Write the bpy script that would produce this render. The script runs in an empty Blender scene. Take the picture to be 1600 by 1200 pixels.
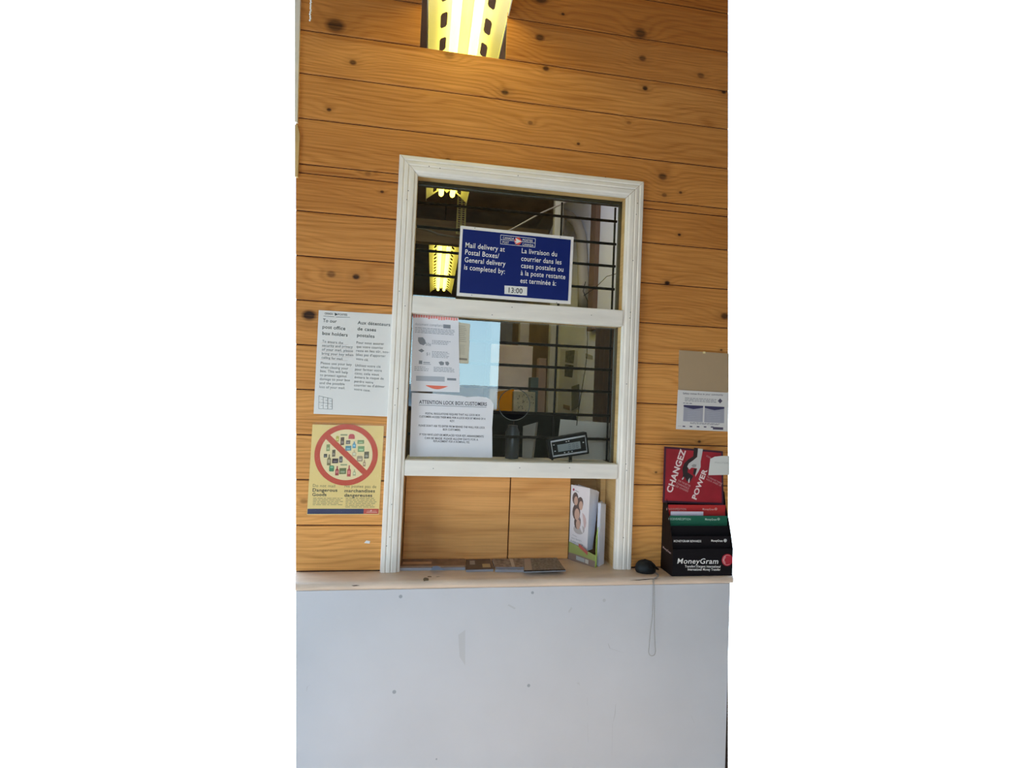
import bpy, bmesh, math, random
import numpy as np
from mathutils import Vector, Matrix
random.seed(7)
C = bpy.context.scene
COL = C.collection

# ------------------------------------------------------------------ camera
YAW, PITCH, ROLL, FPX = 0.15455, 0.02736, 0.04047, 790.7
CAM = Vector((0.0, -1.7, 1.5))
cy, sy = math.cos(YAW), math.sin(YAW)
F_ = Vector((sy*math.cos(PITCH), cy*math.cos(PITCH), math.sin(PITCH)))
R0 = Vector((cy, -sy, 0)); U0 = R0.cross(F_)
R_ = R0*math.cos(ROLL) + U0*math.sin(ROLL)
U_ = -R0*math.sin(ROLL) + U0*math.cos(ROLL)
cam = bpy.data.objects.new('camera', bpy.data.cameras.new('camera')); COL.objects.link(cam)
m = Matrix((R_, U_, -F_)).transposed().to_4x4(); m.translation = CAM
cam.matrix_world = m
cam.data.sensor_width = 36; cam.data.lens = 36*FPX/1600; cam.data.clip_start = 0.02; cam.data.clip_end = 800
C.camera = cam

# ------------------------------------------------------------------ world: bright hazy daylight
w = bpy.data.worlds.new('world'); C.world = w; w.use_nodes = True
nt = w.node_tree; nt.nodes.clear()
out = nt.nodes.new('ShaderNodeOutputWorld'); bg = nt.nodes.new('ShaderNodeBackground')
tc = nt.nodes.new('ShaderNodeTexCoord'); sp = nt.nodes.new('ShaderNodeSeparateXYZ'); rp = nt.nodes.new('ShaderNodeValToRGB')
rp.color_ramp.elements[0].position = 0.0; rp.color_ramp.elements[0].color = (0.78, 0.94, 1.04, 1)
rp.color_ramp.elements[1].position = 0.45; rp.color_ramp.elements[1].color = (0.50, 0.72, 1.0, 1)
nt.links.new(tc.outputs['Generated'], sp.inputs[0]); nt.links.new(sp.outputs[2], rp.inputs[0])
nt.links.new(rp.outputs[0], bg.inputs[0]); bg.inputs[1].default_value = 5.0
nt.links.new(bg.outputs[0], out.inputs[0])
C.view_settings.view_transform = 'Standard'; C.view_settings.look = 'None'
C.view_settings.gamma = 1; C.view_settings.use_curve_mapping = False
C.view_settings.exposure = 0.30
sun = bpy.data.objects.new('sun', bpy.data.lights.new('sun', 'SUN')); COL.objects.link(sun)
sun.data.energy = 18; sun.data.color = (1.0, 0.83, 0.64); sun.data.angle = 0.01
sun.rotation_euler = Vector((0.22, 1.0, -0.86)).to_track_quat('-Z', 'Y').to_euler()

TUBE_STRENGTH = 5.4
LIGHT_TUBE = (1.0, 0.83, 0.12)
off = bpy.data.objects.new('office_lamp', bpy.data.lights.new('office_lamp', 'AREA')); COL.objects.link(off)   # unseen fill light, added to brighten and cool the office
off.location = (.35, .75, 3.24); off.data.size = .5; off.data.energy = 7.5; off.data.color = (0.88, 0.88, 0.95)

# ------------------------------------------------------------------ helpers
def P(px, py, Y=0.0):
    """point of the plane y=Y seen at photo pixel (px, py)"""
    d = F_ + R_*((px-800)/FPX) - U_*((py-600)/FPX)
    return CAM + d*((Y-CAM.y)/d.y)
def Zp(px, py, z):
    d = F_ + R_*((px-800)/FPX) - U_*((py-600)/FPX)
    return CAM + d*((z-CAM.z)/d.z)
def Xp(px, py, x):
    d = F_ + R_*((px-800)/FPX) - U_*((py-600)/FPX)
    return CAM + d*((x-CAM.x)/d.x)

def tag(o, label=None, cat=None, group=None, kind=None):
    if label: o['label'] = label
    if cat: o['category'] = cat
    if group: o['group'] = group
    if kind: o['kind'] = kind
    return o
def empty(name, loc, label=None, cat=None, group=None, kind=None):
    o = bpy.data.objects.new(name, None); o.location = loc; o.empty_display_size = 0.05
    COL.objects.link(o); return tag(o, label, cat, group, kind)
class MB:
    def __init__(s): s.v = []; s.f = []
    def poly(s, pts):
        n = len(s.v); s.v += [tuple(p) for p in pts]; s.f.append(tuple(range(n, n+len(pts)))); return s
    def mesh(s, vs, fs):
        n = len(s.v); s.v += [tuple(p) for p in vs]; s.f += [tuple(i+n for i in f) for f in fs]; return s
    def hexa(s, b, t):      # b: 4 pts, t: 4 pts (same winding)
        return s.mesh(list(b)+list(t), [(3,2,1,0),(4,5,6,7),(0,1,5,4),(1,2,6,5),(2,3,7,6),(3,0,4,7)])
    def box(s, x0, x1, y0, y1, z0, z1):
        return s.hexa([(x0,y0,z0),(x1,y0,z0),(x1,y1,z0),(x0,y1,z0)], [(x0,y0,z1),(x1,y0,z1),(x1,y1,z1),(x0,y1,z1)])
    def extr(s, pts, d):    # polygon extruded along vector d
        n = len(pts); d = Vector(d); a = [Vector(p) for p in pts]; b = [p+d for p in a]
        return s.mesh(a+b, [tuple(range(n-1,-1,-1)), tuple(range(n,2*n))] + [(i,(i+1)%n,n+(i+1)%n,n+i) for i in range(n)])
    def tube(s, pts, r, seg=8, close=False):
        pts = [Vector(p) for p in pts]; rings = []; N = len(pts)
        prev = None
        for i, p in enumerate(pts):
            a = pts[i-1] if (i > 0 or close) else p; b = pts[(i+1) % N] if (i < N-1 or close) else p
            t = (b-a).normalized()
            if prev is None:
                u = t.orthogonal().normalized()
            else:
                u = (prev - t*prev.dot(t)).normalized()
            prev = u; v = t.cross(u)
            rr = r[i] if isinstance(r, (list, tuple)) else r
            rings.append([p + (u*math.cos(2*math.pi*k/seg) + v*math.sin(2*math.pi*k/seg))*rr for k in range(seg)])
        vs = [q for rg in rings for q in rg]; fs = []
        for i in range(N if close else N-1):
            j = (i+1) % N
            for k in range(seg): fs.append((i*seg+k, i*seg+(k+1)%seg, j*seg+(k+1)%seg, j*seg+k))
        if not close: fs += [tuple(range(seg-1,-1,-1)), tuple((N-1)*seg+k for k in range(seg))]
        return s.mesh(vs, fs)
    def disc(s, c, r, nrm=(0,-1,0), h=0.001, seg=20):
        c = Vector(c); n = Vector(nrm).normalized()
        return s.tube([c, c+n*h], r, seg)
    def build_each(s, name, mt, parent=None):
        return [MB().mesh([s.v[i] for i in f], [tuple(range(len(f)))]).build(name, mt, parent) for f in s.f]
    def build(s, name, mt, parent=None, bevel=0, smooth=False, seg=2):
        me = bpy.data.meshes.new(name); me.from_pydata(s.v, [], s.f); me.update()
        bm = bmesh.new(); bm.from_mesh(me); bmesh.ops.remove_doubles(bm, verts=bm.verts, dist=1e-6)
        bmesh.ops.recalc_face_normals(bm, faces=bm.faces); bm.to_mesh(me); bm.free()
        o = bpy.data.objects.new(name, me); COL.objects.link(o)
        if mt: me.materials.append(mt)
        if bevel:
            b = o.modifiers.new('bevel', 'BEVEL'); b.width = bevel; b.segments = seg; b.limit_method = 'ANGLE'; b.angle_limit = 0.7
        if smooth:
            for p in me.polygons: p.use_smooth = True
        if parent: attach(o, parent)
        return o
def world_loc(o):
    v = Vector(o.location)
    while o.parent: o = o.parent; v += Vector(o.location)
    return v
def attach(o, parent):
    # geometry is written in world metres; parents are only ever translated
    o.parent = parent; o.location = -world_loc(parent) + Vector(o.location)
    return o

MATS = {}
def mat(name, col, rough=0.6, metal=0.0, emit=None, es=0.0, mottle=0.0, mscale=8, bump=0.0, spec=0.5, stretch=(1,1,1)):
    if name in MATS: return MATS[name]
    m = bpy.data.materials.new(name); m.use_nodes = True; n = m.node_tree; b = n.nodes['Principled BSDF']
    b.inputs['Base Color'].default_value = (*col, 1); b.inputs['Roughness'].default_value = rough
    b.inputs['Metallic'].default_value = metal; b.inputs['Specular IOR Level'].default_value = spec
    if emit: b.inputs['Emission Color'].default_value = (*emit, 1); b.inputs['Emission Strength'].default_value = es
    if mottle or bump:
        g = n.nodes.new('ShaderNodeNewGeometry'); mp = n.nodes.new('ShaderNodeMapping'); mp.inputs['Scale'].default_value = stretch
        nz = n.nodes.new('ShaderNodeTexNoise'); nz.inputs['Scale'].default_value = mscale; nz.inputs['Detail'].default_value = 6
        n.links.new(g.outputs['Position'], mp.inputs[0]); n.links.new(mp.outputs[0], nz.inputs['Vector'])
        if mottle:
            mx = n.nodes.new('ShaderNodeMix'); mx.data_type = 'RGBA'
            mx.inputs['A'].default_value = (*[c*(1-mottle) for c in col], 1); mx.inputs['B'].default_value = (*[min(1, c*(1+mottle*0.6)) for c in col], 1)
            mr = n.nodes.new('ShaderNodeMapRange'); mr.inputs[1].default_value = .3; mr.inputs[2].default_value = .7
            n.links.new(nz.outputs[0], mr.inputs[0]); n.links.new(mr.outputs[0], mx.inputs['Factor']); n.links.new(mx.outputs['Result'], b.inputs['Base Color'])
        if bump:
            bp = n.nodes.new('ShaderNodeBump'); bp.inputs['Strength'].default_value = bump; bp.inputs['Distance'].default_value = 0.002
            n.links.new(nz.outputs[0], bp.inputs['Height']); n.links.new(bp.outputs[0], b.inputs['Normal'])
    MATS[name] = m; return m

def wood(name, c1, c2, knots=(), tones=None, pale=None, plank=0.0, z0=0.0, rough=0.45, grain=90.0, amp=1.0, stretch=1.6, seed=0.0):
    """softwood: grain runs along x, rings bend round the given knots (x, z, radius, darkness)"""
    m = bpy.data.materials.new(name); m.use_nodes = True; n = m.node_tree; N = n.nodes; L = n.links
    b = N['Principled BSDF']
    def math_(op, a, c=None, d=None, clamp=False):
        q = N.new('ShaderNodeMath'); q.operation = op; q.use_clamp = clamp
        for i, v in enumerate((a, c, d)):
            if v is None: continue
            if isinstance(v, (int, float)): q.inputs[i].default_value = v
            else: L.new(v, q.inputs[i])
        return q.outputs[0]
    g = N.new('ShaderNodeNewGeometry'); pos = g.outputs['Position']
    s = N.new('ShaderNodeSeparateXYZ'); L.new(pos, s.inputs[0]); X, Z = s.outputs[0], s.outputs[2]
    if plank:
        idx = math_('FLOOR', math_('DIVIDE', math_('SUBTRACT', Z, z0), plank))
    else:
        idx = math_('ADD', 0.0, seed)
    wn = N.new('ShaderNodeTexWhiteNoise'); wn.noise_dimensions = '1D'; L.new(math_('ADD', idx, 3.7+seed), wn.inputs['W']); rnd = wn.outputs['Value']
    def noise(sx, sz, scale, detail, off=0.0, dist=0.0):
        cb = N.new('ShaderNodeCombineXYZ')
        L.new(math_('MULTIPLY', math_('ADD', X, math_('MULTIPLY', rnd, 17.0)), sx), cb.inputs[0]); L.new(math_('MULTIPLY', Z, sz), cb.inputs[2])
        L.new(math_('ADD', math_('MULTIPLY', idx, 5.3), off), cb.inputs[1])
        q = N.new('ShaderNodeTexNoise'); q.inputs['Scale'].default_value = scale; q.inputs['Detail'].default_value = detail; q.inputs['Distortion'].default_value = dist
        L.new(cb.outputs[0], q.inputs['Vector']); return q.outputs[0]
    bend = dark = None
    for (kx, kz, kr, kd) in knots:
        vm = N.new('ShaderNodeVectorMath'); vm.operation = 'MULTIPLY_ADD'; L.new(pos, vm.inputs[0])
        a = 0.75
        vm.inputs[1].default_value = (a/kr, 0, 1/kr); vm.inputs[2].default_value = (-kx*a/kr, 0, -kz/kr)
        ln = N.new('ShaderNodeVectorMath'); ln.operation = 'LENGTH'; L.new(vm.outputs[0], ln.inputs[0]); d = ln.outputs['Value']
        e = math_('DIVIDE', 1.0, math_('ADD', math_('MULTIPLY', d, math_('MULTIPLY', d, 0.10)), 1.0))
        e = math_('MULTIPLY', e, kr*34)
        bend = e if bend is None else math_('ADD', bend, e)
        mr = N.new('ShaderNodeMapRange'); mr.inputs[1].default_value = 0.55; mr.inputs[2].default_value = 1.25; mr.inputs[3].default_value = kd; mr.inputs[4].default_value = 0
        L.new(d, mr.inputs[0])
        halo = N.new('ShaderNodeMapRange'); halo.inputs[1].default_value = 0.8; halo.inputs[2].default_value = 3.0; halo.inputs[3].default_value = kd*0.22; halo.inputs[4].default_value = 0
        L.new(d, halo.inputs[0])
        t = math_('MAXIMUM', mr.outputs[0], halo.outputs[0]); dark = t if dark is None else math_('MAXIMUM', dark, t)
    wob = noise(stretch, 7.0, 1.0, 2, 1.0)
    ph = math_('ADD', math_('MULTIPLY', Z, grain), math_('MULTIPLY', wob, grain*.16))
    if bend is not None: ph = math_('ADD', ph, math_('MULTIPLY', bend, grain*.075))
    ph = math_('ADD', ph, math_('MULTIPLY', noise(4, 60, 1.0, 3, 4.0), 3.2))
    rings = math_('MULTIPLY_ADD', math_('SINE', ph), 0.5, 0.5)
    rings = math_('POWER', rings, 2.2)
    big0 = noise(1.3, 14.0, 1.0, 2, 33.0)
    fine = noise(5.0, 260.0, 1.0, 4, 9.0)
    big = noise(2.2, 9.0, 1.0, 3, 20.0)
    fac = math_('ADD', math_('MULTIPLY', rings, math_('MULTIPLY', big0, 0.50*amp)), math_('MULTIPLY', math_('SUBTRACT', fine, 0.5), 1.25*amp))
    fac = math_('ADD', fac, math_('MULTIPLY', math_('SUBTRACT', big, 0.5), 0.65))
    fac = math_('ADD', fac, math_('MULTIPLY', math_('SUBTRACT', rnd, 0.5), 0.12))
    fac = math_('ADD', fac, 0.22, clamp=True)
    mx = N.new('ShaderNodeMix'); mx.data_type = 'RGBA'; L.new(fac, mx.inputs['Factor'])
    mx.inputs['A'].default_value = (*c1, 1); mx.inputs['B'].default_value = (*c2, 1); colr = mx.outputs['Result']
    if tones:       # tone set per board row: paler low down, mostly browner higher up
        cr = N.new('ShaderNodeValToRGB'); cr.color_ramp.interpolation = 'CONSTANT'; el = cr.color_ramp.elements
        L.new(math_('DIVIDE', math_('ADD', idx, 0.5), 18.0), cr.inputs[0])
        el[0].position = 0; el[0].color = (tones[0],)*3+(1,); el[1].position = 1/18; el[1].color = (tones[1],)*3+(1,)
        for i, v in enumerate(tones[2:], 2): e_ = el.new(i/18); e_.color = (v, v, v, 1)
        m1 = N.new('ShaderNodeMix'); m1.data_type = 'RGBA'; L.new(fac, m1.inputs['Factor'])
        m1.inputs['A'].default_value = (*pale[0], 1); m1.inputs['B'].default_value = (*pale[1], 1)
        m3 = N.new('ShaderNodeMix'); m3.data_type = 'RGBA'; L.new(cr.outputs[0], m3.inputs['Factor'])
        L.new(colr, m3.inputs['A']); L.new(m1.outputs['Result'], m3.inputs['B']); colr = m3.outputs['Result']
    if dark is not None:
        m2 = N.new('ShaderNodeMix'); m2.data_type = 'RGBA'; L.new(math_('MULTIPLY', dark, math_('ADD', 0.55, fine)), m2.inputs['Factor'])
        L.new(colr, m2.inputs['A']); m2.inputs['B'].default_value = (0.035, 0.014, 0.006, 1); colr = m2.outputs['Result']
    L.new(colr, b.inputs['Base Color']); b.inputs['Roughness'].default_value = rough; b.inputs['Specular IOR Level'].default_value = 0.18
    bp = N.new('ShaderNodeBump'); bp.inputs['Strength'].default_value = 0.25; bp.inputs['Distance'].default_value = 0.001
    L.new(fac, bp.inputs['Height']); L.new(bp.outputs[0], b.inputs['Normal'])
    return m

# ------------------------------------------------------------------ text
def text_mesh(s, bold=0.0):
    cu = bpy.data.curves.new('t', 'FONT'); cu.body = s; cu.size = 1; cu.offset = bold; cu.resolution_u = 3; cu.fill_mode = 'FRONT'
    cu.space_character = 1.06
    o = bpy.data.objects.new('t', cu); COL.objects.link(o)
    dg = bpy.context.evaluated_depsgraph_get(); dg.update()
    me = bpy.data.meshes.new_from_object(o.evaluated_get(dg)); vs = [v.co.copy() for v in me.vertices]; fs = [tuple(p.vertices) for p in me.polygons]
    bpy.data.objects.remove(o); bpy.data.curves.remove(cu); bpy.data.meshes.remove(me)
    return vs, fs
def text_on(mb, s, p0, p1, h, nrm=(0,-1,0), bold=0.0, shear=0.0, off=0.0):
    """text stretched from p0 to p1 (baseline ends, metres), cap height h; written into MB"""
    vs, fs = text_mesh(s, bold)
    if not vs: return
    p0, p1 = Vector(p0), Vector(p1); ex = p1-p0; W = ex.length; ex.normalize()
    n = Vector(nrm); up = n.cross(ex); up.normalize()
    x0 = min(v.x for v in vs); x1 = max(v.x for v in vs); k = W/(x1-x0); kh = h/0.73
    mb.mesh([p0 + ex*((v.x-x0)*k + shear*v.y*kh) + up*(v.y*kh) + n*off for v in vs], fs)

class Sheet:
    """flat printed thing given by its four photo corners (TL, TR, BR, BL) on a plane y=Y"""
    def __init__(s, corners, Y):
        s.Y = Y; s.c = [P(x, y, Y) for x, y in corners]; s.px = corners
    def uv(s, u, v, off=0.0):       # u right, v down
        a, b, c, d = s.c
        p = (a*(1-u)+b*u)*(1-v) + (d*(1-u)+c*u)*v
        return p + Vector((0, -off, 0))
    def solid(s, name, mt, parent=None, th=0.0007, bulge=0.0, nx=8, ny=8, rnd=None):
        mb = MB(); f = []; vs = []
        for layer in (0, 1):
            for j in range(ny+1):
                for i in range(nx+1):
                    u, v = i/nx, j/ny
                    vs.append(s.uv(u, v, bulge*math.sin(math.pi*u)*math.sin(math.pi*v) - layer*th))
        q = (nx+1)*(ny+1); idx = lambda i, j, l: l*q + j*(nx+1)+i
        for j in range(ny):
            for i in range(nx):
                f.append((idx(i,j,0), idx(i,j+1,0), idx(i+1,j+1,0), idx(i+1,j,0))); f.append((idx(i,j,1), idx(i+1,j,1), idx(i+1,j+1,1), idx(i,j+1,1)))
        for i in range(nx): f.append((idx(i,0,0),idx(i+1,0,0),idx(i+1,0,1),idx(i,0,1))); f.append((idx(i,ny,1),idx(i+1,ny,1),idx(i+1,ny,0),idx(i,ny,0)))
        for j in range(ny): f.append((idx(0,j,1),idx(0,j+1,1),idx(0,j+1,0),idx(0,j,0))); f.append((idx(nx,j,0),idx(nx,j+1,0),idx(nx,j+1,1),idx(nx,j,1)))
        mb.mesh(vs, f); return mb.build(name, mt, parent)
    def rect(s, mb, u0, v0, u1, v1, off=0.0005):
        mb.poly([s.uv(u0,v0,off), s.uv(u0,v1,off), s.uv(u1,v1,off), s.uv(u1,v0,off)])
    def poly(s, mb, pts, off=0.0005): mb.poly([s.uv(u, v, off) for u, v in pts])
    def pxuv(s, x, y):              # photo pixel -> world on the sheet plane
        return P(x, y, s.Y)
    def text(s, mb, t, a, b, h, bold=0.0, off=0.0006, shear=0.0):   # a,b photo pixels of the baseline; h in pixels
        p0 = P(*a, s.Y); p1 = P(*b, s.Y); text_on(mb, t, p0, p1, h*0.00215*(s.Y+1.7)/1.7, bold=bold, off=off, shear=shear)
    def lines(s, mb, u0, u1, v0, v1, n, th=0.35, off=0.0005, jag=0.25):   # rows of illegible small print
        for i in range(n):
            va = v0+(v1-v0)*i/n; e = u1-(u1-u0)*jag*random.random(); u = u0
            while u < e-0.005:
                wd = random.uniform(.03, .09)*(1 if (u1-u0) > .4 else .7); s.rect(mb, u, va, min(u+wd, e), va+(v1-v0)/n*th, off); u += wd+0.012

# ------------------------------------------------------------------ materials
knpx = [(551.4,97.7,9,.8),(514,171.5,6,.9),(701.8,86,13,.45),(789,144.5,10,.8),(524,40,24,.8),(843.5,59,13,.8),(853,107,9,.85),(1004,91,11,.75),
 (1000.8,52,18,.8),(1095,118,11,.6),(1008,138,8,.95),(1131,144,7,.9),(828.7,192,7,.6),(982.7,192,7,.4),(903.7,224.6,5,.9),(879.7,22,5,.9),(845,-2,20,.8),
 (574.8,271,8,.4),(597,299.6,5,.8),(517.4,428.5,11,.65),(556.4,432.4,9,.95),(483,493,17,.95),(1035.4,276,13,.75),(1038,304.8,8,.6),(1063.4,300.8,5,.8),
 (1061.5,366.8,5,.9),(1042.6,442,8,.9),(1132,494,12,.8),(1092.7,690,5,.9),(1127,547,4,.9),(1025,738,4,.8),(475,783,9,.35),(700,250,7,.6)]
knots = []
for x, y, r, d in knpx:
    p = P(x, y, 0); knots.append((p.x, p.z, r*0.00108, d))
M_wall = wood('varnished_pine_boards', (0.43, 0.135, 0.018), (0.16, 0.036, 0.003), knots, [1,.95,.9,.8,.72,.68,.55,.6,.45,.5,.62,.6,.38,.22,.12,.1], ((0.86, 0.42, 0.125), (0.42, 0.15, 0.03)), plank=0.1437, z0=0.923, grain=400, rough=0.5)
M_ply = wood('plywood', (0.84, 0.42, 0.145), (0.50, 0.20, 0.05), [], grain=80, amp=1.1, stretch=2.5, rough=0.6, seed=2.0)
M_jamb = wood('jamb_wood', (0.66, 0.44, 0.20), (0.46, 0.27, 0.10), [], grain=60, rough=0.6, seed=5.0)
M_ibr0 = mat('rough_dark_wood', (0.09,0.055,0.035), .9)
M_gap = mat('dark_gap', (0.03, 0.012, 0.006), 0.9)
M_trim = mat('white_painted_trim', (0.84, 0.79, 0.71), 0.5, mottle=0.10, mscale=5, stretch=(9,1,1.2))
M_trimh = mat('white_painted_rail', (0.84, 0.80, 0.725), 0.5, mottle=0.08, mscale=5, stretch=(1.2,1,9))
M_nail = mat('nail', (0.05, 0.035, 0.03), 0.6, 0.4)
M_paper = mat('paper_white', (0.76, 0.75, 0.72), 0.7)
M_paper2 = mat('paper_bluish', (0.76, 0.76, 0.79), 0.6)
M_ink = mat('ink_black', (0.03, 0.03, 0.035), 0.7)
M_inkg = mat('ink_grey', (0.20, 0.21, 0.21), 0.7)
M_ledge = mat('ledge_laminate', (0.66, 0.52, 0.40), 0.35, mottle=0.13, mscale=9, stretch=(1,3,3))
M_black = mat('black_card', (0.008, 0.007, 0.009), 0.6, spec=.12)
M_white = mat('white_print', (0.8, 0.8, 0.78), 0.6)
M_red = mat('red_print', (0.58, 0.05, 0.03), 0.5)

# ================================================================== SETTING
def xl(z): return -0.373 + (z-0.312)*(-0.494+0.373)/(2.758-0.312)
def xr(z): return 1.105 + (z-0.206)*(1.018-1.105)/(3.006-0.206)
joints = [0.0, 0.062, 0.205, 0.348, 0.492, 0.636, 0.7795, 0.923, 1.0683, 1.2125, 1.3556, 1.5, 1.643, 1.7863, 1.929, 2.0741, 2.197, 2.226, 2.3752, 2.522, 2.664, 2.811, 2.956, 3.10, 3.245, 3.37]
WX0, WX1, WZ0, WZ1 = -0.083, 0.650, 0.923, 2.230
NX0, NX1, NZ = -0.094, 0.197, 2.664
mb = MB(); g = 0.0016
for a, b in zip(joints[:-1], joints[1:]):
    if b < .93 and a < .90: continue
    def piece(x0, x1, z0, z1, sl=False, sr=False):
        za, zb = z0+g, z1-g
        if zb <= za: return
        A = [(xl(za) if sl else x0, za), (xr(za) if sr else x1, za), (xr(zb) if sr else x1, zb), (xl(zb) if sl else x0, zb)]
        # front face with small chamfered top and bottom edges
        e = 0.0022
        (xa0, _), (xa1, _), (xb1, _), (xb0, _) = A
        prof = [(0.0045, za), (0.0022, za), (0.0, za+e), (0.0, zb-e), (0.0022, zb), (0.0045, zb)]
        L_ = [(xa0+(xb0-xa0)*(z-za)/(zb-za), y, z) for y, z in prof]; R2 = [(xa1+(xb1-xa1)*(z-za)/(zb-za), y, z) for y, z in prof]
        n = len(prof)
        mb.mesh(L_+R2, [tuple(range(n)), tuple(range(2*n-1, n-1, -1))] + [(i, (i+1) % n, n+(i+1) % n, n+i) for i in range(n)])
    if b <= WZ0+1e-4 or (a >= WZ1-0.01 and b <= NZ+1e-4): piece(0, 0, a, b, True, True)
    elif a < WZ1-0.01 and b > WZ0:
        piece(0, WX0, a, b, True, False); piece(WX1, 0, a, b, False, True)
    else:
        piece(0, NX0, a, b, True, False); piece(NX1, 0, a, b, False, True)
# slab of rough framing behind the boards, dark in the joints
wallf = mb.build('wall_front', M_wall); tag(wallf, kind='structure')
mb = MB()
def back_piece(pts): mb.extr([(x, 0.0047, z) for x, z in pts], (0, 0.0635, 0))
back_piece([(xl(0)+.0003,0),(xr(0)+.0022,0),(xr(.905)+.0022,.905),(xl(.905)+.0003,.905)])
back_piece([(xl(.905)+.0003,.905),(WX0-.004,.905),(WX0-.004,WZ1),(xl(WZ1)+.0003,WZ1)])
back_piece([(WX1+.004,.905),(xr(.905)+.0022,.905),(xr(WZ1)+.0022,WZ1),(WX1+.004,WZ1)])
back_piece([(xl(WZ1)+.0003,WZ1),(xr(WZ1)+.0022,WZ1),(xr(NZ)+.0022,NZ),(xl(NZ)+.0003,NZ)])
back_piece([(xl(NZ)+.0003,NZ),(NX0-.006,NZ),(NX0-.006,3.37),(xl(3.37)+.0003,3.37)])
back_piece([(NX1+.006,NZ),(xr(NZ)+.0022,NZ),(xr(3.37)+.0022,3.37),(NX1+.006,3.37)])
mb.build('sheathing', M_gap, wallf)

# room in front of the counter (behind the camera): seen only as reflections
M_room = mat('room_wall_paint', (0.10, 0.072, 0.045), 0.8, mottle=.15, spec=.1)
M_ceil = wood('ceiling_boards', (0.22, 0.11, 0.05), (0.12, 0.06, 0.025), [], grain=40, rough=.7, seed=8)
M_floor = mat('floor_lino', (0.34, 0.31, 0.27), 0.5, mottle=.2, mscale=6)
def struct(name, mb_, mt, label=None): return tag(mb_.build(name, mt), label, kind='structure')
BX0, BX1, BY = -1.75, 2.65, -3.3
struct('floor', MB().box(BX0, BX1, BY, -0.0, -0.05, 0.0), M_floor)
struct('ceiling', MB().box(BX0, BX1, BY, -0.0, 3.37, 3.45), M_ceil)
dy0, dy1, dz1 = -2.1, -.80, 1.85      # unseen doorway in the left wall, added for daylight from the left
struct('wall_left', MB().box(BX0-.08, BX0, BY-.08, dy0, 0, 3.37).box(BX0-.08, BX0, dy1, 0, 0, 3.37).box(BX0-.08, BX0, dy0, dy1, dz1, 3.37), M_room)
struct('wall_right', MB().box(BX1, BX1+.08, BY-.08, -0.0, 0, 3.37), M_room)
ox0, ox1, oz0, oz1 = -1.05, 0.655, 1.37, 2.49
struct('wall_back', MB().box(BX0, ox0, BY-.08, BY, 0, 3.37).box(ox1, BX1, BY-.08, BY, 0, 3.37).box(ox0, ox1, BY-.08, BY, 0, oz0).box(ox0, ox1, BY-.08, BY, oz1, 3.37), M_room)
w2 = empty('window_2', (0.0, BY, oz0), kind='structure')
MB().box(ox0-.04, ox0+.02, BY-.01, BY+.02, oz0-.04, oz1+.04).box(ox1-.008, ox1+.05, BY-.01, BY+.02, oz0-.04, oz1+.04).box(ox0+.02, ox1-.008, BY-.01, BY+.02, oz1-.01, oz1+.04).box(ox0+.02, ox1-.008, BY-.01, BY+.02, oz0-.04, oz0+.01).build('window_frame', M_gap, w2)
# land across the water beyond that window
mb = MB(); rows = []
xs = [-120+6*i for i in range(41)]
for j, (yy, hh) in enumerate(((-40, -6.0), (-60, -1.2), (-75, 2.6), (-90, 3.2))):
    rows.append([(x, yy, hh + (0.5*math.sin(x*.06+j)+.3*math.sin(x*.17))*(j > 1)) for x in xs])
for j in range(3):
    for i in range(40): mb.poly([rows[j][i], rows[j][i+1], rows[j+1][i+1], rows[j+1][i]])
tag(mb.build('distant_hill', mat('hazy_hillside', (0.33, 0.33, 0.34), 0.9, mottle=.15, mscale=.2), smooth=True), 'hazy blue hillside across the water, seen reflected in the lower glass pane', 'hill')

# room behind the glass
ix0, ix1, iy1, iz1 = -0.35, 0.995, 5.6, 3.30
M_iw = mat('office_wall_paint', (0.84, 0.88, 0.98), 0.8, mottle=.04, mscale=3)
M_ibrown = mat('office_brown_board', (0.18, 0.105, 0.065), 0.8, mottle=.3, mscale=2)
struct('floor', MB().box(ix0, ix1, 0.07, iy1, -0.05, 0.0), M_floor)
struct('ceiling', MB().box(ix0-.0, ix1, 0.07, iy1, iz1, iz1+.07), mat('office_ceiling', (0.24, 0.14, 0.09), .85, mottle=.3, mscale=3))
struct('wall_left', MB().box(ix0-.02, ix0, 0.07, iy1, 0, iz1), M_ibrown)
struct('wall_right', MB().box(ix1, ix1+.012, 0.07, 2.32, 0, iz1), M_iw)
struct('wall_right', MB().box(ix1, ix1+.012, 2.32, iy1, 0, iz1), M_ibrown)
struct('wall_back', MB().box(ix0-.02, ix1+.012, iy1, iy1+.05, 0, iz1), M_ibrown)

# ---- counter front and ledge
lx0, lx1 = P(462.3, 912, -.095).x, 1.0405
prof = [(0.0, .922), (-.086, .922)] + [(-.086-.013*math.sin(t), .909+.013*math.cos(t)) for t in [math.pi*k/8 for k in range(1, 9)]] + [(0.0, .896)]
ledge = MB().extr([(lx0, y, z) for y, z in prof], (lx1-lx0, 0, 0)).box(WX0, WX1, 0.0, .175, .896, .922).build('counter_ledge', M_ledge, smooth=False)
for v in ledge.data.vertices:      # ends cut slantwise along the edges of the camera's view
    if v.co.x < -.2: v.co.x = -.4035+.0255*(-v.co.y/.0995)
    elif v.co.x > .9: v.co.x = 1.0405+.043*(v.co.y+.0995)/.0995
tag(ledge, 'beige laminate counter ledge with rounded front edge, chipped near the bead chain', 'counter')
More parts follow.
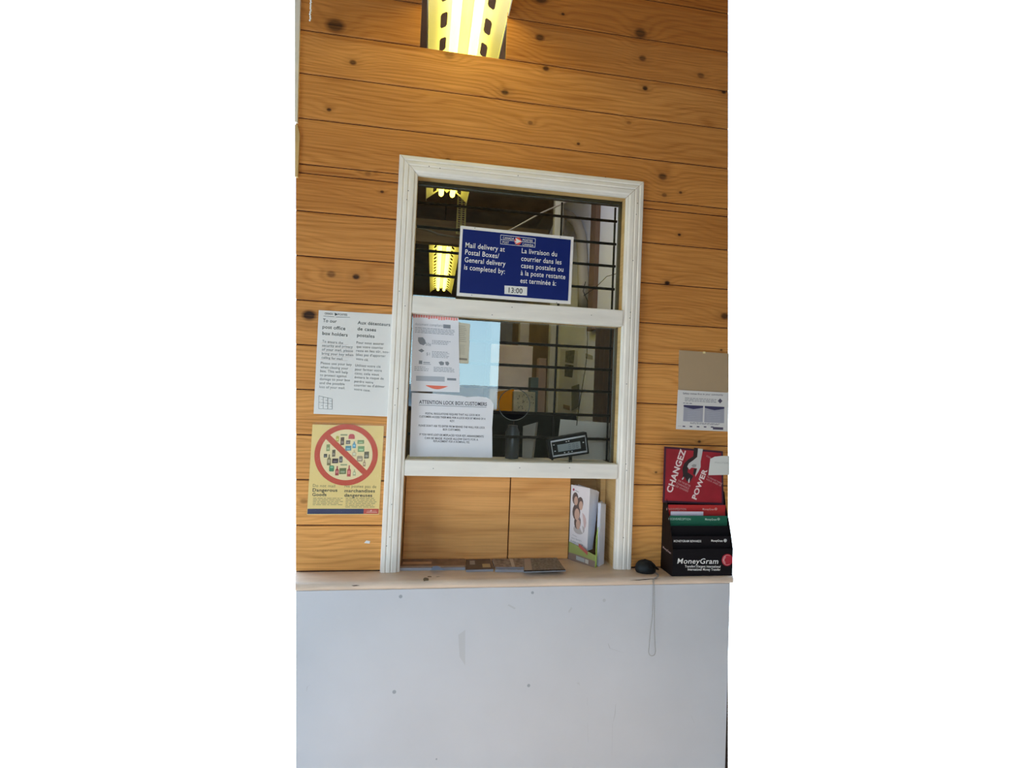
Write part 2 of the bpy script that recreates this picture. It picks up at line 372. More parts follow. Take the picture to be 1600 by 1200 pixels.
# chips and stains along the ledge
mb = MB()
def blot(c, a, b, n=9):
    c = Vector(c); mb.poly([c + Vector((a*math.cos(2*math.pi*k/n)*random.uniform(.6,1.2), b*math.sin(2*math.pi*k/n)*random.uniform(.6,1.2), 0)) for k in range(n)])
for px, py, a, b in ((665,905,.012,.018),(684,901,.008,.003),(671,901,.008,.006)):
    p = Zp(px, py, .9223); blot((p.x, max(p.y, -.085), .9223), a, b)
[MB().mesh([mb.v[i] for i in f], [tuple(range(len(f)))]).build('stain', mat('brown_stain', (0.16, 0.12, 0.07), .7), ledge) for f in mb.f]
mb = MB()
for (xa, ya), (xb, yb) in (((985,907),(1032,904)),((549,915),(562,915))):
    a = P(xa, ya, -.0995); b = P(xb, yb, -.0995)
    mb.extr([a, a+(b-a)*.3+Vector((0,0,-.0016)), a+(b-a)*.7+Vector((0,0,-.0008)), b, a+(b-a)*.6+Vector((0,0,.0012)), a+(b-a)*.3+Vector((0,0,.0006))], (0, .001, 0))
    mb.build('chip', M_gap, ledge); mb = MB()

M_panel = mat('white_melamine', (0.55, 0.565, 0.60), 0.42, mottle=.05, mscale=3)
pb = P(462.3, 1200, -.09).x; pt = P(462.3, 920, -.09).x
kk = (pb-pt)/(P(462.3,1200,-.09).z-P(462.3,920,-.09).z); x_at = lambda z: pt+kk*(z-P(462.3,920,-.09).z)
panel = MB().extr([(x_at(0), -.09, 0.0), (1.0345, -.09, 0), (1.0345, -.09, .8955), (x_at(.8955), -.09, .8955)], (0, .016, 0)).build('counter_front_panel', M_panel)
tag(panel, 'large scuffed white melamine panel under the counter ledge', 'panel')
for px, py, r in ((626,932,3.2),(832,926,2.8),(616,1081,3.4),(826,1071,3),(944,938,3.2),(682,1186,1.6)):
    MB().disc(P(px, py, -.0897), r*.0017, h=.0006).build('screw_cap', mat('grey_plug', (0.30,0.32,0.35), .6) if r != 3.2 or px < 700 else mat('pale_plug', (0.47,0.48,0.50), .6), panel)
mb = MB()
for pts in ([(716,992),(727,984),(727,1040),(718,1026)], [(795,944),(806,950),(804,952),(793,946)], [(900,1067),(905,1066),(906,1071)], [(888,955),(893,948),(894,951),(889,958)]):
    mb.poly([P(x, y, -.0904) for x, y in pts])
[MB().mesh([mb.v[i] for i in f], [tuple(range(len(f)))]).build('scuff', mat('grey_scuff', (0.49, 0.50, 0.52), .6), panel) for f in mb.f]
mb = MB()
def streak(pts, wd):
    w_ = [P(x, y, -.0905) for x, y in pts]
    L_ = [p+Vector((-wd*(.4+.6*math.sin(math.pi*i/(len(w_)-1))), 0, 0)) for i, p in enumerate(w_)]; Rr = [p+Vector((wd*(.4+.6*math.sin(math.pi*i/(len(w_)-1))), 0, 0)) for i, p in enumerate(w_)]
    mb = MB()
    for i in range(len(w_)-1): mb.poly([L_[i], L_[i+1], Rr[i+1], Rr[i]])
    mb.build('scratch', mat('fine_scratch', (0.45, 0.46, 0.48), .6), panel)
for s_, wd in (([(962,1100),(961,1115),(958,1128)], .0015), ([(918,1090),(918,1102)], .001), ([(918,1130),(919,1160)], .001), ([(479,1080),(480,1073),(485,1070)], .001), ([(950,1005),(953,1013),(962,1016),(974,1020)], .0018), ([(1080,1118),(1085,1130)], .0012), ([(957,1130),(956,1180)], .0009)): streak(s_, wd)

# ---- serving window frame
win = empty('window_1', (0.283, 0.0, .922), kind='structure')
OX0, OX1, IX0, IX1, OZ, IZ = -.1425, .708, -.0800, .6465, 2.286, 2.2245
TY = -.020
def casing_prof(wd):     # fluted colonial profile: offset from outer edge -> height of the face
    return [(0, .012), (.004, .018), (.014, .0195), (.018, .0165), (.021, .019), (.030, .020), (.034, .0172), (.037, .0195), (.050, .0185), (.0545, .0145), (wd-.002, .0135), (wd, .011)]
pr = casing_prof(.0620)
def casing(name, line):   # line(t, off): position for outer(0)..inner offset
    n = len(pr)
    A = [line(0, o)+Vector((0, -h, 0)) for o, h in pr] + [line(0, pr[-1][0]), line(0, 0)]
    B = [line(1, o)+Vector((0, -h, 0)) for o, h in pr] + [line(1, pr[-1][0]), line(1, 0)]
    n = len(A)
    return MB().mesh(A+B, [tuple(range(n)), tuple(range(2*n-1, n-1, -1))] + [(i, (i+1) % n, n+(i+1) % n, n+i) for i in range(n)]).build(name, M_trim if 'side' in name else M_trimh, win)
gp = .0008
casing('side_casing', lambda t, o: Vector((OX0+o, 0, .9225 if t == 0 else OZ-o-gp)))
casing('side_casing', lambda t, o: Vector((OX1-o, 0, .9225 if t == 0 else OZ-o-gp)))
casing('head_casing', lambda t, o: Vector(((OX0+o+gp) if t == 0 else (OX1-o-gp), 0, OZ-o)))
MB().box(IX0+.0008, IX1-.0008, -.018, .018, 1.766, 1.8215).build('middle_rail', M_trimh, win, bevel=.002)
MB().box(IX0+.0008, IX1-.0008, -.018, .018, 1.2335, 1.2845).build('lower_rail', M_trimh, win, bevel=.002)
# wooden jambs lining the opening
for a_, b_ in ((WX0-.001, IX0-.0005), (IX1+.0005, WX1+.0010)):
    MB().box(a_, b_, .0005, .175, .9225, 1.239).build('jamb', M_jamb, win)
    MB().box(a_, b_, .0005, .034, 1.2395, IZ+.006).build('jamb', M_jamb, win)
MB().box(IX0, IX1, .0005, .034, IZ, IZ+.006).build('head_jamb', M_jamb, win)
for a_, b_ in ((WX0-.010, IX0-.0045), (IX1+.0045, WX1+.010)): MB().box(a_, b_, .036, .085, 1.2395, IZ+.03).build('rough_stud', M_ibr0, win)
MB().box(WX0-.010, WX1+.010, .070, .09, IZ+.002, IZ+.10).build('rough_header', M_ibr0, win)
MB().box(IX0+.001, IX1-.001, .0185, .06, 1.768, 1.780).build('glass_stop', M_jamb, win)
MB().box(IX0+.001, IX1-.001, .0185, .17, 1.240, 1.279).build('inner_sill', mat('worn_white_sill', (0.52,0.47,0.38), .6, mottle=.15), win)
MB().box(IX0+.001, IX1-.001, .0185, .05, 1.790, 1.8195).build('glass_stop', M_jamb, win)
for px, py in ((638,298),(635.5,312),(670.5,260),(687.5,263),(809.5,274.5),(996,317.5),(994,335),(989,407),(985,488),(984,497),(800,480),(769,492),(924,492.5),(979,600),(978,725),(979,735),(677,732),(812,731),(890,731),(974,840),(612,788),(609,839),(604,853),(621,607),(617,633),(633,478),(946,277),(624,455)):
    p = P(px, py, -.0195)
    MB().disc((p.x, -.0188, p.z), .0014, h=.0018, seg=8).build('nail_head', M_nail, win)
# glass
def glass_mat():
    m = bpy.data.materials.new('window_glass'); m.use_nodes = True; n = m.node_tree; n.nodes.clear()
    o = n.nodes.new('ShaderNodeOutputMaterial'); mx = n.nodes.new('ShaderNodeMixShader'); t = n.nodes.new('ShaderNodeBsdfTransparent'); gl = n.nodes.new('ShaderNodeBsdfGlossy')
    t.inputs[0].default_value = (0.97, 0.98, 0.98, 1); gl.inputs[0].default_value = (0.76, 0.97, 1.0, 1); gl.inputs['Roughness'].default_value = 0.0
    fr = n.nodes.new('ShaderNodeFresnel'); fr.inputs[0].default_value = 1.52
    ml = n.nodes.new('ShaderNodeMath'); ml.operation = 'MULTIPLY'; ml.inputs[1].default_value = 2.75; ml.use_clamp = True
    n.links.new(fr.outputs[0], ml.inputs[0]); n.links.new(ml.outputs[0], mx.inputs[0]); n.links.new(t.outputs[0], mx.inputs[1]); n.links.new(gl.outputs[0], mx.inputs[2]); n.links.new(mx.outputs[0], o.inputs[0]); return m
M_glass = glass_mat()
GY = .030
MB().poly([(IX0+.001, GY, 1.8225), (IX1-.001, GY, 1.8225), (IX1-.001, GY, IZ-.001), (IX0+.001, GY, IZ-.001)]).build('glass_pane', M_glass, win)
# lower pane with the round speaking hole
hc = P(803.5, 632, GY); hr = .0545; mb = MB(); NS = 48
x0, x1, z0, z1 = IX0+.001, IX1-.001, 1.2795, 1.7675
ring = []; outer = []
for k in range(NS):
    a = 2*math.pi*k/NS; dx, dz = math.cos(a), math.sin(a)
    ring.append((hc.x+hr*dx, GY, hc.z+hr*dz))
    ts = [((x1-hc.x)/dx if dx > 1e-9 else (x0-hc.x)/dx if dx < -1e-9 else 9), ((z1-hc.z)/dz if dz > 1e-9 else (z0-hc.z)/dz if dz < -1e-9 else 9)]
    t = min(ts); outer.append((hc.x+t*dx, GY, hc.z+t*dz))
for cx, cz in ((x0,z0),(x1,z0),(x1,z1),(x0,z1)):
    k = min(range(NS), key=lambda i: (outer[i][0]-cx)**2+(outer[i][2]-cz)**2); outer[k] = (cx, GY, cz)
for k in range(NS): mb.poly([ring[k], ring[(k+1) % NS], outer[(k+1) % NS], outer[k]])
lp = mb.build('glass_pane', M_glass, win)
MB().tube([(hc.x+hr*math.cos(2*math.pi*k/40), GY, hc.z+hr*math.sin(2*math.pi*k/40)) for k in range(40)], .0012, 6, close=True).build('hole_edge', mat('glass_edge', (0.07,0.08,0.07), .3), lp)

# ---- plywood closing the opening under the window
pp = .105
tag(MB().box(IX0+.002, .2885, pp, pp+.012, .9235, 1.238).build('plywood_panel', M_ply, bevel=.001), 'wide pale plywood panel closing the pass-through under the window, left of the gap', 'panel')
tag(MB().box(.2925, .512, pp-.003, pp+.009, .9235, 1.238).build('plywood_panel', M_ply, bevel=.001), 'narrow plywood panel right of the gap, beside the brochures', 'panel')
MB().box(IX0, IX1, .150, .162, .9225, 1.2395).build('recess_back', wood('recess_wood', (0.40,0.235,0.10), (0.24,0.13,0.05), [], grain=60, rough=.6, seed=11), win)
MB().box(IX1-.020, IX1-.001, .10, .149, .9225, 1.239).build('recess_cleat', M_jamb, win)

# ---- thin trim at the far left of the wall
tl = [P(468, -6, -.006), P(468, 90, -.006), P(464, 185, -.006)]
z_a, z_b = P(466, -12, -.006).z, P(464, 192, -.006).z
tag(MB().extr([(xl(z_b), -.012, z_b), (P(464.6,190,-.012).x, -.012, z_b), (P(469,-10,-.012).x, -.012, z_a), (xl(z_a), -.012, z_a)], (0, .0115, 0)).build('trim_1', mat('off_white_trim', (0.75,0.70,0.58), .5)), kind='structure')
z_c, z_d = P(464, 196, -.006).z, P(464, 277, -.006).z
tag(MB().extr([(xl(z_d), -.010, z_d), (P(465,277,-.01).x, -.010, z_d), (P(468,210,-.01).x, -.010, z_c-.03), (P(464.6,196,-.01).x, -.010, z_c), (xl(z_c), -.010, z_c)], (0, .0095, 0)).build('wooden_bracket', mat('bracket_wood', (0.62,0.42,0.17), .6, mottle=.1)), 'small tan wooden piece at the wall\'s far left edge below the white trim', 'bracket')
# white bead pull chain at the top left
mb = MB(); a = P(486, -8, -.05); b = P(484.5, 32, -.05)
for k in range(22):
    p = a+(b-a)*(k/21); p = p+Vector((random.uniform(-.0015,.0015),0,0))
    mb.tube([p+Vector((0,0,.0026)), p+Vector((0,0,.0014)), p, p-Vector((0,0,.0014)), p-Vector((0,0,.0026))], [.0006,.0021,.0026,.0021,.0006], 8)
mb.tube([a+Vector((0,0,.0)), Vector((a.x, a.y, 3.37))], .0008, 6)
tag(mb.build('pull_chain', mat('white_beads', (0.8,0.8,0.78), .4), smooth=True), 'white bead pull chain hanging from the ceiling at the top left corner', 'chain')

# ================================================================== LIGHT FIXTURES
M_enam = mat('white_enamel', (0.80, 0.78, 0.62), 0.35)
M_tube = mat('fluorescent_tube', (0.9, 0.9, 0.8), 0.3, emit=LIGHT_TUBE, es=TUBE_STRENGTH)
def fixture(name, label, xc, y0, y1, zl, hang, sk=0.0):
    root = empty(name, (xc, (y0+y1)/2, zl), label, 'ceiling light', 'slotted fluorescent fixtures over the counter and office')
    for sgn in (-1, 1):
        # wing with a row of slots
        A = (sgn*.135, zl+.014); B = (sgn*.052, zl+.080)
        pt3 = lambda s, y: (xc+A[0]+(B[0]-A[0])*s, y, A[1]+(B[1]-A[1])*s)
        mb = MB(); per = .125; n = int((y1-y0)/per); per = (y1-y0)/n
        for i in range(n):
            ya = y0+i*per; yb = ya+per; yc = ya+per/2; hl = per*.31; s0, s1 = .50, .80
            hole = [(s0+.06, yc-hl), (s1-.06, yc-hl+.004), (s1, yc-hl+.014), (s1, yc+hl-.008), (s1-.06, yc+hl), (s0+.06, yc+hl-.004), (s0, yc+hl-.016), (s0, yc-hl+.008)]
            o4 = [(0, ya), (1, ya), (1, ya), (1, yb), (1, yb), (0, yb), (0, yb), (0, ya)]
            out_ = [(0, ya), (1, ya), (1, ya+.02), (1, yb-.02), (1, yb), (0, yb), (0, yb-.02), (0, ya+.02)]
            for k in range(8):
                mb.poly([pt3(*hole[k]), pt3(*hole[(k+1) % 8]), pt3(*out_[(k+1) % 8]), pt3(*out_[k])])
        wg = mb.build('reflector_wing', M_enam, root); so = wg.modifiers.new('sol', 'SOLIDIFY'); so.thickness = .0012
        MB().box(xc+min(sgn*.135, sgn*.139), xc+max(sgn*.135, sgn*.139), y0, y1, zl, zl+.015).build('lip', M_enam, root)
    # ridge reflector between the tubes
    MB().extr([(xc-.052, y0, zl+.080), (xc-.02, y0, zl+.086), (xc, y0, zl+.066), (xc+.02, y0, zl+.086), (xc+.052, y0, zl+.080), (xc+.052, y0, zl+.12), (xc-.052, y0, zl+.12)], (0, y1-y0, 0)).build('housing', M_enam, root)
    for dx in (-.038, .038):
        tb = MB().tube([(xc+dx, y0+.01, zl+.048), (xc+dx, y0+.014, zl+.048), (xc+dx, y1-.02, zl+.048), (xc+dx, y1-.008, zl+.048), (xc+dx, y1-.003, zl+.048)], [.010,.017,.017,.014,.006], 14).build('tube', M_tube, root, smooth=True)
    if sk:
        for ch in root.children:
            for v in ch.data.vertices: v.co.x += sk*(v.co.y-y1)
    for yy in (y0+.15*(y1-y0), y0+.85*(y1-y0)):
        MB().tube([(xc, yy, zl+.118), (xc, yy, hang)], .0035, 6).build('hanger_rod', M_nail, root)
    return root
fixture('fluorescent_fixture', 'near slotted fluorescent fixture passing through the notch at the top of the board wall', .034, -.70, 1.76, 2.815, 3.30, -.0165)
fixture('fluorescent_fixture', 'farther slotted fluorescent fixture inside the office, seen left of the blue sign', .046, 2.82, 4.92, 2.815, 3.30)
# perforated hanging strap between them
a = P(713.5, 337, 2.45); b = P(728, 340, 2.45); c_ = P(713.5, 356, 2.45)
mb = MB(); ww = b.x-a.x; hh = a.z-c_.z
for i in range(3): mb.box(a.x+ww*(i*.42), a.x+ww*(i*.42+.16), 2.45, 2.452, c_.z-.05, iz1)
for k in range(26): mb.box(a.x, b.x, 2.4502, 2.4518, c_.z-.05+k*.018, c_.z-.05+k*.018+.007)
tag(mb.build('perforated_strap', mat('yellow_zinc', (0.75,0.68,0.2), .4)), 'yellowish perforated metal strap hanging from the office ceiling above the blue sign\'s corner', 'bracket')

# ================================================================== THINGS BEHIND THE GLASS
# security grille
gr = empty('security_grille', (.29, .08, 1.28), 'black horizontal bar security grille right behind the window glass', 'grille')
M_bar = mat('black_iron', (0.012, 0.010, 0.009), .7, spec=.15)
for z in (2.168, 2.083, 2.0005, 1.9155, 1.832, 1.696, 1.6165, 1.5355, 1.4485, 1.3625):
    MB().tube([(IX0+.001, .080, z), (.30, .080, z-.0006), (IX1-.001, .080, z)], .0050, 8).build('bar', M_bar, gr, smooth=True)
for x, za, zb in ((.437, 1.281, 1.777), (.641, 1.281, 1.777), (.437, 1.822, 2.222), (.641, 1.822, 2.222)):
    MB().tube([(x, .088, za), (x, .088, zb)], .0040, 8).build('upright', M_bar, gr, smooth=True)
# coiled wire hanging down at the middle right
mb = MB()
pts = [P(x, y, .10) for x, y in ((915,440),(911,455),(918,470),(917,500),(918,530),(917,555),(914,580),(909,610),(904,640),(901,665))]
mb.tube(pts, .0013, 6); mb.tube([P(x, y, .10) for x, y in ((912,462),(930,450),(948,432),(962,428))], .0012, 6)
tag(mb.build('hanging_wire', M_bar), 'thin dark twisted wire hanging behind the bars on the right', 'wire')

# electronic scale display
sd = Sheet([(855,686),(917,675),(921,709),(860,718)], .036)
sc = empty('scale_display', sd.uv(.5, 1), 'black scale readout with grey screen and two silver stripes, tilted against the lower pane', 'display')
q = [sd.uv(0,0), sd.uv(1,0), sd.uv(1,1), sd.uv(0,1)]
MB().hexa(q, [p+Vector((0,.034,.0)) for p in q]).build('case', mat('black_plastic', (0.008,0.008,0.009), .5, spec=.15), sc, bevel=.003)
mb = MB(); sd.rect(mb, .09, .12, .95, .20, .0007); sd.rect(mb, .07, .83, .95, .91, .0007); sd.rect(mb, .07, .12, .09, .88, .0007); sd.rect(mb, .935, .12, .95, .88, .0007); mb.build('silver_stripe', mat('silver_line', (0.65,0.67,0.68), .3, .5), sc)
mb = MB(); sd.rect(mb, .22, .36, .80, .70, .0009); lcd = mb.build('screen', mat('lcd_grey', (0.27,0.30,0.30), .3), sc)
mb = MB()
for u in (.50, .60, .69):
    u0 = u; sd.rect(mb, u0, .42, u0+.045, .445, .0014); sd.rect(mb, u0, .52, u0+.045, .545, .0014); sd.rect(mb, u0, .62, u0+.045, .645, .0014); sd.rect(mb, u0+.04, .42, u0+.048, .645, .0014); sd.rect(mb, u0-.003, .42, u0+.005, .645, .0014)
mb.build('digit', mat('lcd_dark', (0.17,0.19,0.19), .4), lcd)
mb = MB()
for u, v in ((.44,.26),(.50,.25),(.12,.32),(.13,.62),(.86,.42),(.36,.76),(.46,.76),(.55,.75)): sd.rect(mb, u, v, u+.035, v+.035, .0008)
mb.build_each('marking', M_white, sc)
MB().tube([sd.uv(.55,1)+Vector((0,.02,.002)), Vector((sd.uv(.55,1).x, .056, 1.279))], .006, 10).build('foot', M_bar, sc)
# grey board behind it
gb = Sheet([(876,655),(953,661),(951,719),(869,716)], .125)
tag(gb.solid('grey_board', mat('grey_board', (0.50,0.47,0.40), .5), th=.004), 'plain grey board standing upright behind the scale readout', 'board')

# post, dark board, right wall papers
M_post = mat('pale_post', (0.46,0.44,0.33), .6, mottle=.15, stretch=(8,8,1))
p0, p1 = P(857, 600, 1.35), P(870, 600, 1.35)
tag(MB().box(p0.x, p1.x, 1.35, 1.40, 0, 3.30).build('post', M_post, bevel=.003), 'pale grooved vertical post left of the wall papers in the office', 'post')
mb = MB(); n_ = 7
ys = [Xp(924, 600, .93).y, Xp(956, 600, .93).y]
pts = []
for i in range(29):
    t = i/28; pts.append((.945+.018*math.sin(t*math.pi*9), ys[1]+(ys[0]-ys[1])*t))
vs = [(x, y, z) for z in (1.05, 1.99) for x, y in pts]+[(x+.004, y, z) for z in (1.05, 1.99) for x, y in pts]
q = 29; f = [(i, i+1, q+i+1, q+i) for i in range(28)]+[(2*q+i+1, 2*q+i, 3*q+i, 3*q+i+1) for i in range(28)]
mb.mesh(vs, f)
tag(mb.build('curtain', mat('dark_brown_cloth', (0.075,0.045,0.032), .9), smooth=True), 'dark brown curtain hanging at the right of the office wall', 'curtain')
M_tape = mat('office_paper', (0.66,0.68,0.76), .7)
def wallpaper(corners, m_, name, label, cat, th=.002, parent=None, off=.0):
    q = [Xp(x, y, ix1-.002-off) for x, y in corners]
    o = MB().hexa(q, [p+Vector((th*.8,0,0)) for p in q]).build(name, m_, parent)
    if label: tag(o, label, cat)
    return o
cal = wallpaper([(876,545),(903,548),(900,652),(871,650)], M_tape, 'wall_calendar', 'pale calendar sheet with a grey animal picture on the office wall', 'calendar')
wallpaper([(884,548),(898,547),(896,568),(883,566)], mat('print_grey', (0.16,0.16,0.14), .7, mottle=.6, mscale=60), 'picture', None, None, .001, cal, .0015)
wallpaper([(883,569),(896,571),(894,590),(882,588)], mat('print_dark', (0.10,0.10,0.09), .7, mottle=.6, mscale=60), 'picture', None, None, .001, cal, .0015)
wallpaper([(893,604),(905,600),(904,635),(893,642)], mat('dark_bluegrey', (0.16,0.17,0.18), .6), 'folder', 'dark grey folder hanging on the office wall beside the calendar', 'folder', .001, None, .006)
wallpaper([(915,552),(926,556),(926,562),(915,560)], mat('pale_tag', (0.40,0.40,0.36), .6), 'paper_note', 'small grey note on the office wall right of the twisted wire', 'note', .001)
wallpaper([(880,632),(890,634),(890,641),(880,638)], mat('tan_tag', (0.30,0.20,0.12), .6), 'paper_note', 'small brown note low on the office wall under the calendar', 'note', .001, None, .004)
# upper pane: dark post and pale downpipe on the wall, ceiling beam and cable
y_a = Xp(921, 400, ix1-.03).y; y_b = Xp(929, 400, ix1-.03).y
tag(MB().box(ix1-.03, ix1-.001, y_b, y_a, 1.95, iz1).build('dark_batten', M_ibrown), 'dark vertical batten on the office wall right of the pale pipe', 'batten')
pp_ = [Xp(x, y, ix1-.04) for x, y in ((911,480),(911,440),(910,400),(908,368),(902,350),(890,338),(872,330))]
tag(MB().tube(pp_, .035, 12).build('duct_pipe', mat('pale_duct', (0.50,0.47,0.40), .6), smooth=True), 'pale curved duct pipe on the office wall, upper pane right of the blue sign', 'pipe')
bz0 = P(680, 379, 2.62).z; bz1 = P(680, 343, 2.62).z
tag(MB().box(ix0+.001, ix1-.05, 2.62, 2.70, bz0, bz1).build('ceiling_beam', wood('beam_wood', (0.50,0.36,0.17), (0.34,0.22,0.09), [], grain=60, seed=14)), 'tan wooden beam crossing under the office ceiling between the light fixtures', 'beam')
mb = MB(); mb.tube([P(x, y, 2.6125) for x, y in ((645,354),(665,358),(685,366),(716,371),(760,368))], .008, 8)
tag(mb.build('conduit', mat('pale_conduit', (0.6,0.56,0.42), .6), smooth=True), 'pale conduit sagging in front of the tan ceiling beam', 'pipe')
mb = MB(); mb.tube([P(x, y, 1.35) for x, y in ((770,372),(800,358),(845,333),(902,308))], .0045, 6)
tag(mb.build('electric_cable', mat('grey_cable', (0.33,0.29,0.23), .6), smooth=True), 'thin pale cable rising diagonally under the office ceiling above the blue sign', 'cable')
tri = [P(858,366,1.9), P(872,332,1.9), P(880,322,1.9), P(905,345,1.9), P(905,366,1.9)]
for p in tri: p.x = min(p.x, .905)
tag(MB().extr(tri, (0,.02,0)).build('gable_board', mat('grey_gable', (0.36,0.33,0.27), .8)), 'grey board with slanting top edge behind the upper right pane', 'board')

# shelf with orange file and printed carton, seen through the speaking hole
ty = .42; tz = P(803, 647, ty).z
tbl = empty('office_cabinet', (.42, ty, 0), 'black cabinet behind the speaking hole, carrying the orange file and carton', 'cabinet')
MB().box(.16, .62, ty, ty+.42, tz-.02, tz).build('top', M_black, tbl)
MB().box(.17, .61, ty+.01, ty+.41, 0.0, tz-.02).build('body', mat('cabinet_black', (0.008,0.007,0.008), .7, spec=.1), tbl)
mb = MB(); vx = P(803, 670, ty).x; mb.box(vx-.0015, vx+.0015, ty+.006, ty+.012, 0.1, tz-.03); mb.build('door_gap', M_gap, tbl)
of = [P(776,612,ty+.09), P(803,608,ty+.09), P(803,643,ty+.09), P(776,640,ty+.09)]; of[2].z = of[3].z = tz+.0005
tag(MB().hexa(of, [p+Vector((0,.012,0)) for p in of]).build('orange_file', mat('orange_card', (0.85,0.32,0.02), .6, spec=.1)), 'orange cardboard file standing behind the round speaking hole', 'file')
cx0, cx1 = P(802,630,ty+.05).x, P(836,630,ty+.05).x; ctop = P(820, 612, ty+.05).z
ct = tag(MB().box(cx0, cx1, ty+.05, ty+.085, tz+.0005, ctop).build('carton', mat('carton_cream', (0.55,0.46,0.28), .7, mottle=.15, mscale=20), bevel=.001), 'cream printed carton beside the orange file behind the speaking hole', 'carton')
mb = MB()
for i in range(60):
    x = random.uniform(cx0+.012, cx1-.006); z = random.uniform(tz+.012, ctop-.008); s_ = random.uniform(.001, .003); mb.box(x, x+s_, ty+.0492, ty+.0498, z, z+s_*random.uniform(.6,2))
mb.build('printing', mat('carton_ink', (0.10,0.07,0.04), .7), ct)
# back partition, dark shelving, box behind
def standing(pxs, Y, depth, mt, name, label, cat, base=0.0):
    xs_ = [P(x, y, Y) for x, y in pxs]; x0_ = min(p.x for p in xs_); x1_ = max(p.x for p in xs_); z1_ = max(p.z for p in xs_); z0_ = base if base is not None else min(p.z for p in xs_)
    return tag(MB().box(x0_, x1_, Y, Y+depth, z0_, z1_).build(name, mt, bevel=.002), label, cat)
standing([(768,541),(829,541),(829,640)], 1.05, .03, mat('tan_partition', (0.85,0.72,0.60), .8, mottle=.1), 'partition', 'tan partition board left of centre behind the lower glass pane', 'partition')
standing([(768,505),(800,505),(800,535)], 1.5, .3, mat('dark_cupboard', (0.10,0.095,0.085), .6, mottle=.3), 'cupboard', 'dark cupboard behind the tan partition near the sky reflection', 'cupboard')
standing([(842,560),(851,560),(851,640)], .95, .05, mat('brown_tube', (0.36,0.23,0.15), .7), 'cardboard_tube', 'brown cardboard tube standing between the partition and the pale post', 'tube')
standing([(813,505),(826,505),(826,541)], 1.35, .06, mat('beige_box', (0.40,0.35,0.26), .8), 'upright_board', 'narrow beige upright board above the tan partition', 'board')
standing([(829,590),(841,590),(841,608)], .62, .05, mat('green_grey_box', (0.11,0.14,0.12), .7), 'file_box', 'small dark green box beside the cardboard tube', 'box', base=tz+.0005)
# jar and folded card just inside the sill
jx = P(800, 690, .14); 
tag(MB().tube([(jx.x, .135, 1.2795), (jx.x, .135, 1.285), (jx.x, .135, 1.375), (jx.x, .135, 1.392), (jx.x, .135, 1.40)], [.024,.026,.026,.018,.018], 20).build('jar', mat('grey_jar', (0.07,0.075,0.08), .3), smooth=True), 'grey jar standing inside the sill below the speaking hole', 'jar')
q = [P(818,668,.13), P(836,662,.13), P(842,672,.13), P(824,700,.13)]
q = [P(817,666,.15), P(838,660,.15), P(832,690,.15), P(816,712,.15)]; q[3].z = 1.2797; q[2].z = 1.2797
tag(MB().hexa(q, [p+Vector((.01,.015,0)) for p in q]).build('folded_card', mat('grey_tan_card', (0.30,0.27,0.22), .7)), 'folded grey card leaning beside the jar inside the sill', 'card')

# ================================================================== SIGNS AND PAPERS
# blue post sign on the middle rail
sg = Sheet([(719.5,352.5),(896.5,370.5),(891.5,475.2),(713.5,462)], -.0165)
sign = empty('post_sign', sg.uv(.5, 1), 'blue bilingual mail delivery sign with white border standing on the window\'s middle rail', 'sign')
sg.solid('board', mat('sign_white', (0.80,0.78,0.76), .4), sign, th=.005)
M_blue = mat('sign_blue', (0.006,0.018,0.15), .5, spec=.15)
mb = MB(); sg.rect(mb, .022, .045, .975, .955); mb.build('blue_face', M_blue, sign)
mb = MB()
for t, a, b in (('Mail delivery at',(727,386.5),(788.5,393.5)),('Postal Boxes/',(726.5,397.5),(779.5,404)),('General delivery',(725.8,409.5),(789.5,416)),('is completed by:',(725,421),(788.5,428)),
                ('La livraison du',(815,395.5),(870,401)),('courrier dans les',(814.3,407.5),(877,413.5)),('cases postales ou',(814,418.5),(880,424.8)),('à la poste restante',(813.3,430),(883,436.5)),('est terminée à:',(812.8,442),(868.5,446.5))):
    sg.text(mb, t, a, b, 8.4, bold=.006, off=.0012)
mb.build('lettering', mat('sign_lettering', (0.85,0.85,0.85), .5), sign)
mb = MB(); th = .0022
def pxrect(mb, S, pts, off): mb.poly([P(x, y, S.Y)+Vector((0,-off,0)) for x, y in pts])
A, B, Cc, D = P(782.3,367.3,sg.Y), P(836.5,373.2,sg.Y), P(835.8,386.6,sg.Y), P(782,381.2,sg.Y)
mid1, mid2 = P(782.2,374.4,sg.Y), P(836.2,380,sg.Y)
for u, v in ((A,B),(B,Cc),(Cc,D),(D,A),(mid1,mid2)): mb.tube([u+Vector((0,-.0011,0)), v+Vector((0,-.0011,0))], .0009, 4)
sg.text(mb, 'CANADA', (785.5,373.2),(803,375), 3.6, bold=.010, off=.0012); sg.text(mb, 'POST', (785,380),(795,381), 3.6, bold=.010, off=.0012)
sg.text(mb, 'POSTES', (816.5,376.6),(832,378.2), 3.6, bold=.010, off=.0012); sg.text(mb, 'CANADA', (816,383.4),(833.5,385.2), 3.6, bold=.010, off=.0012)
mb.build('emblem_frame', M_white, sign)
c_ = P(809.2, 377, sg.Y)
mb = MB().disc(c_+Vector((0,-.0013,0)), .0122, h=.0004, seg=28); em = mb.build('emblem_disc', mat('emblem_red', (0.72,0.07,0.04), .5), sign)
MB().poly([P(x, y, sg.Y)+Vector((0,-.0021,0)) for x, y in ((805,371.8),(815,377.5),(804,382),(807.5,379.2),(803.5,378.6),(806.8,376.8))]).build('emblem_wing', M_white, em)
mb = MB(); pxrect(mb, sg, [(788.2,446.2),(788,459.3),(823.3,462),(823.8,448.5)], .0012); tp = mb.build('time_plate', M_white, sign)
mb = MB(); sg.text(mb, '13:00', (794.5,457.2),(816,459), 8.6, bold=.012, off=.0018); mb.build('time', M_ink, tp)
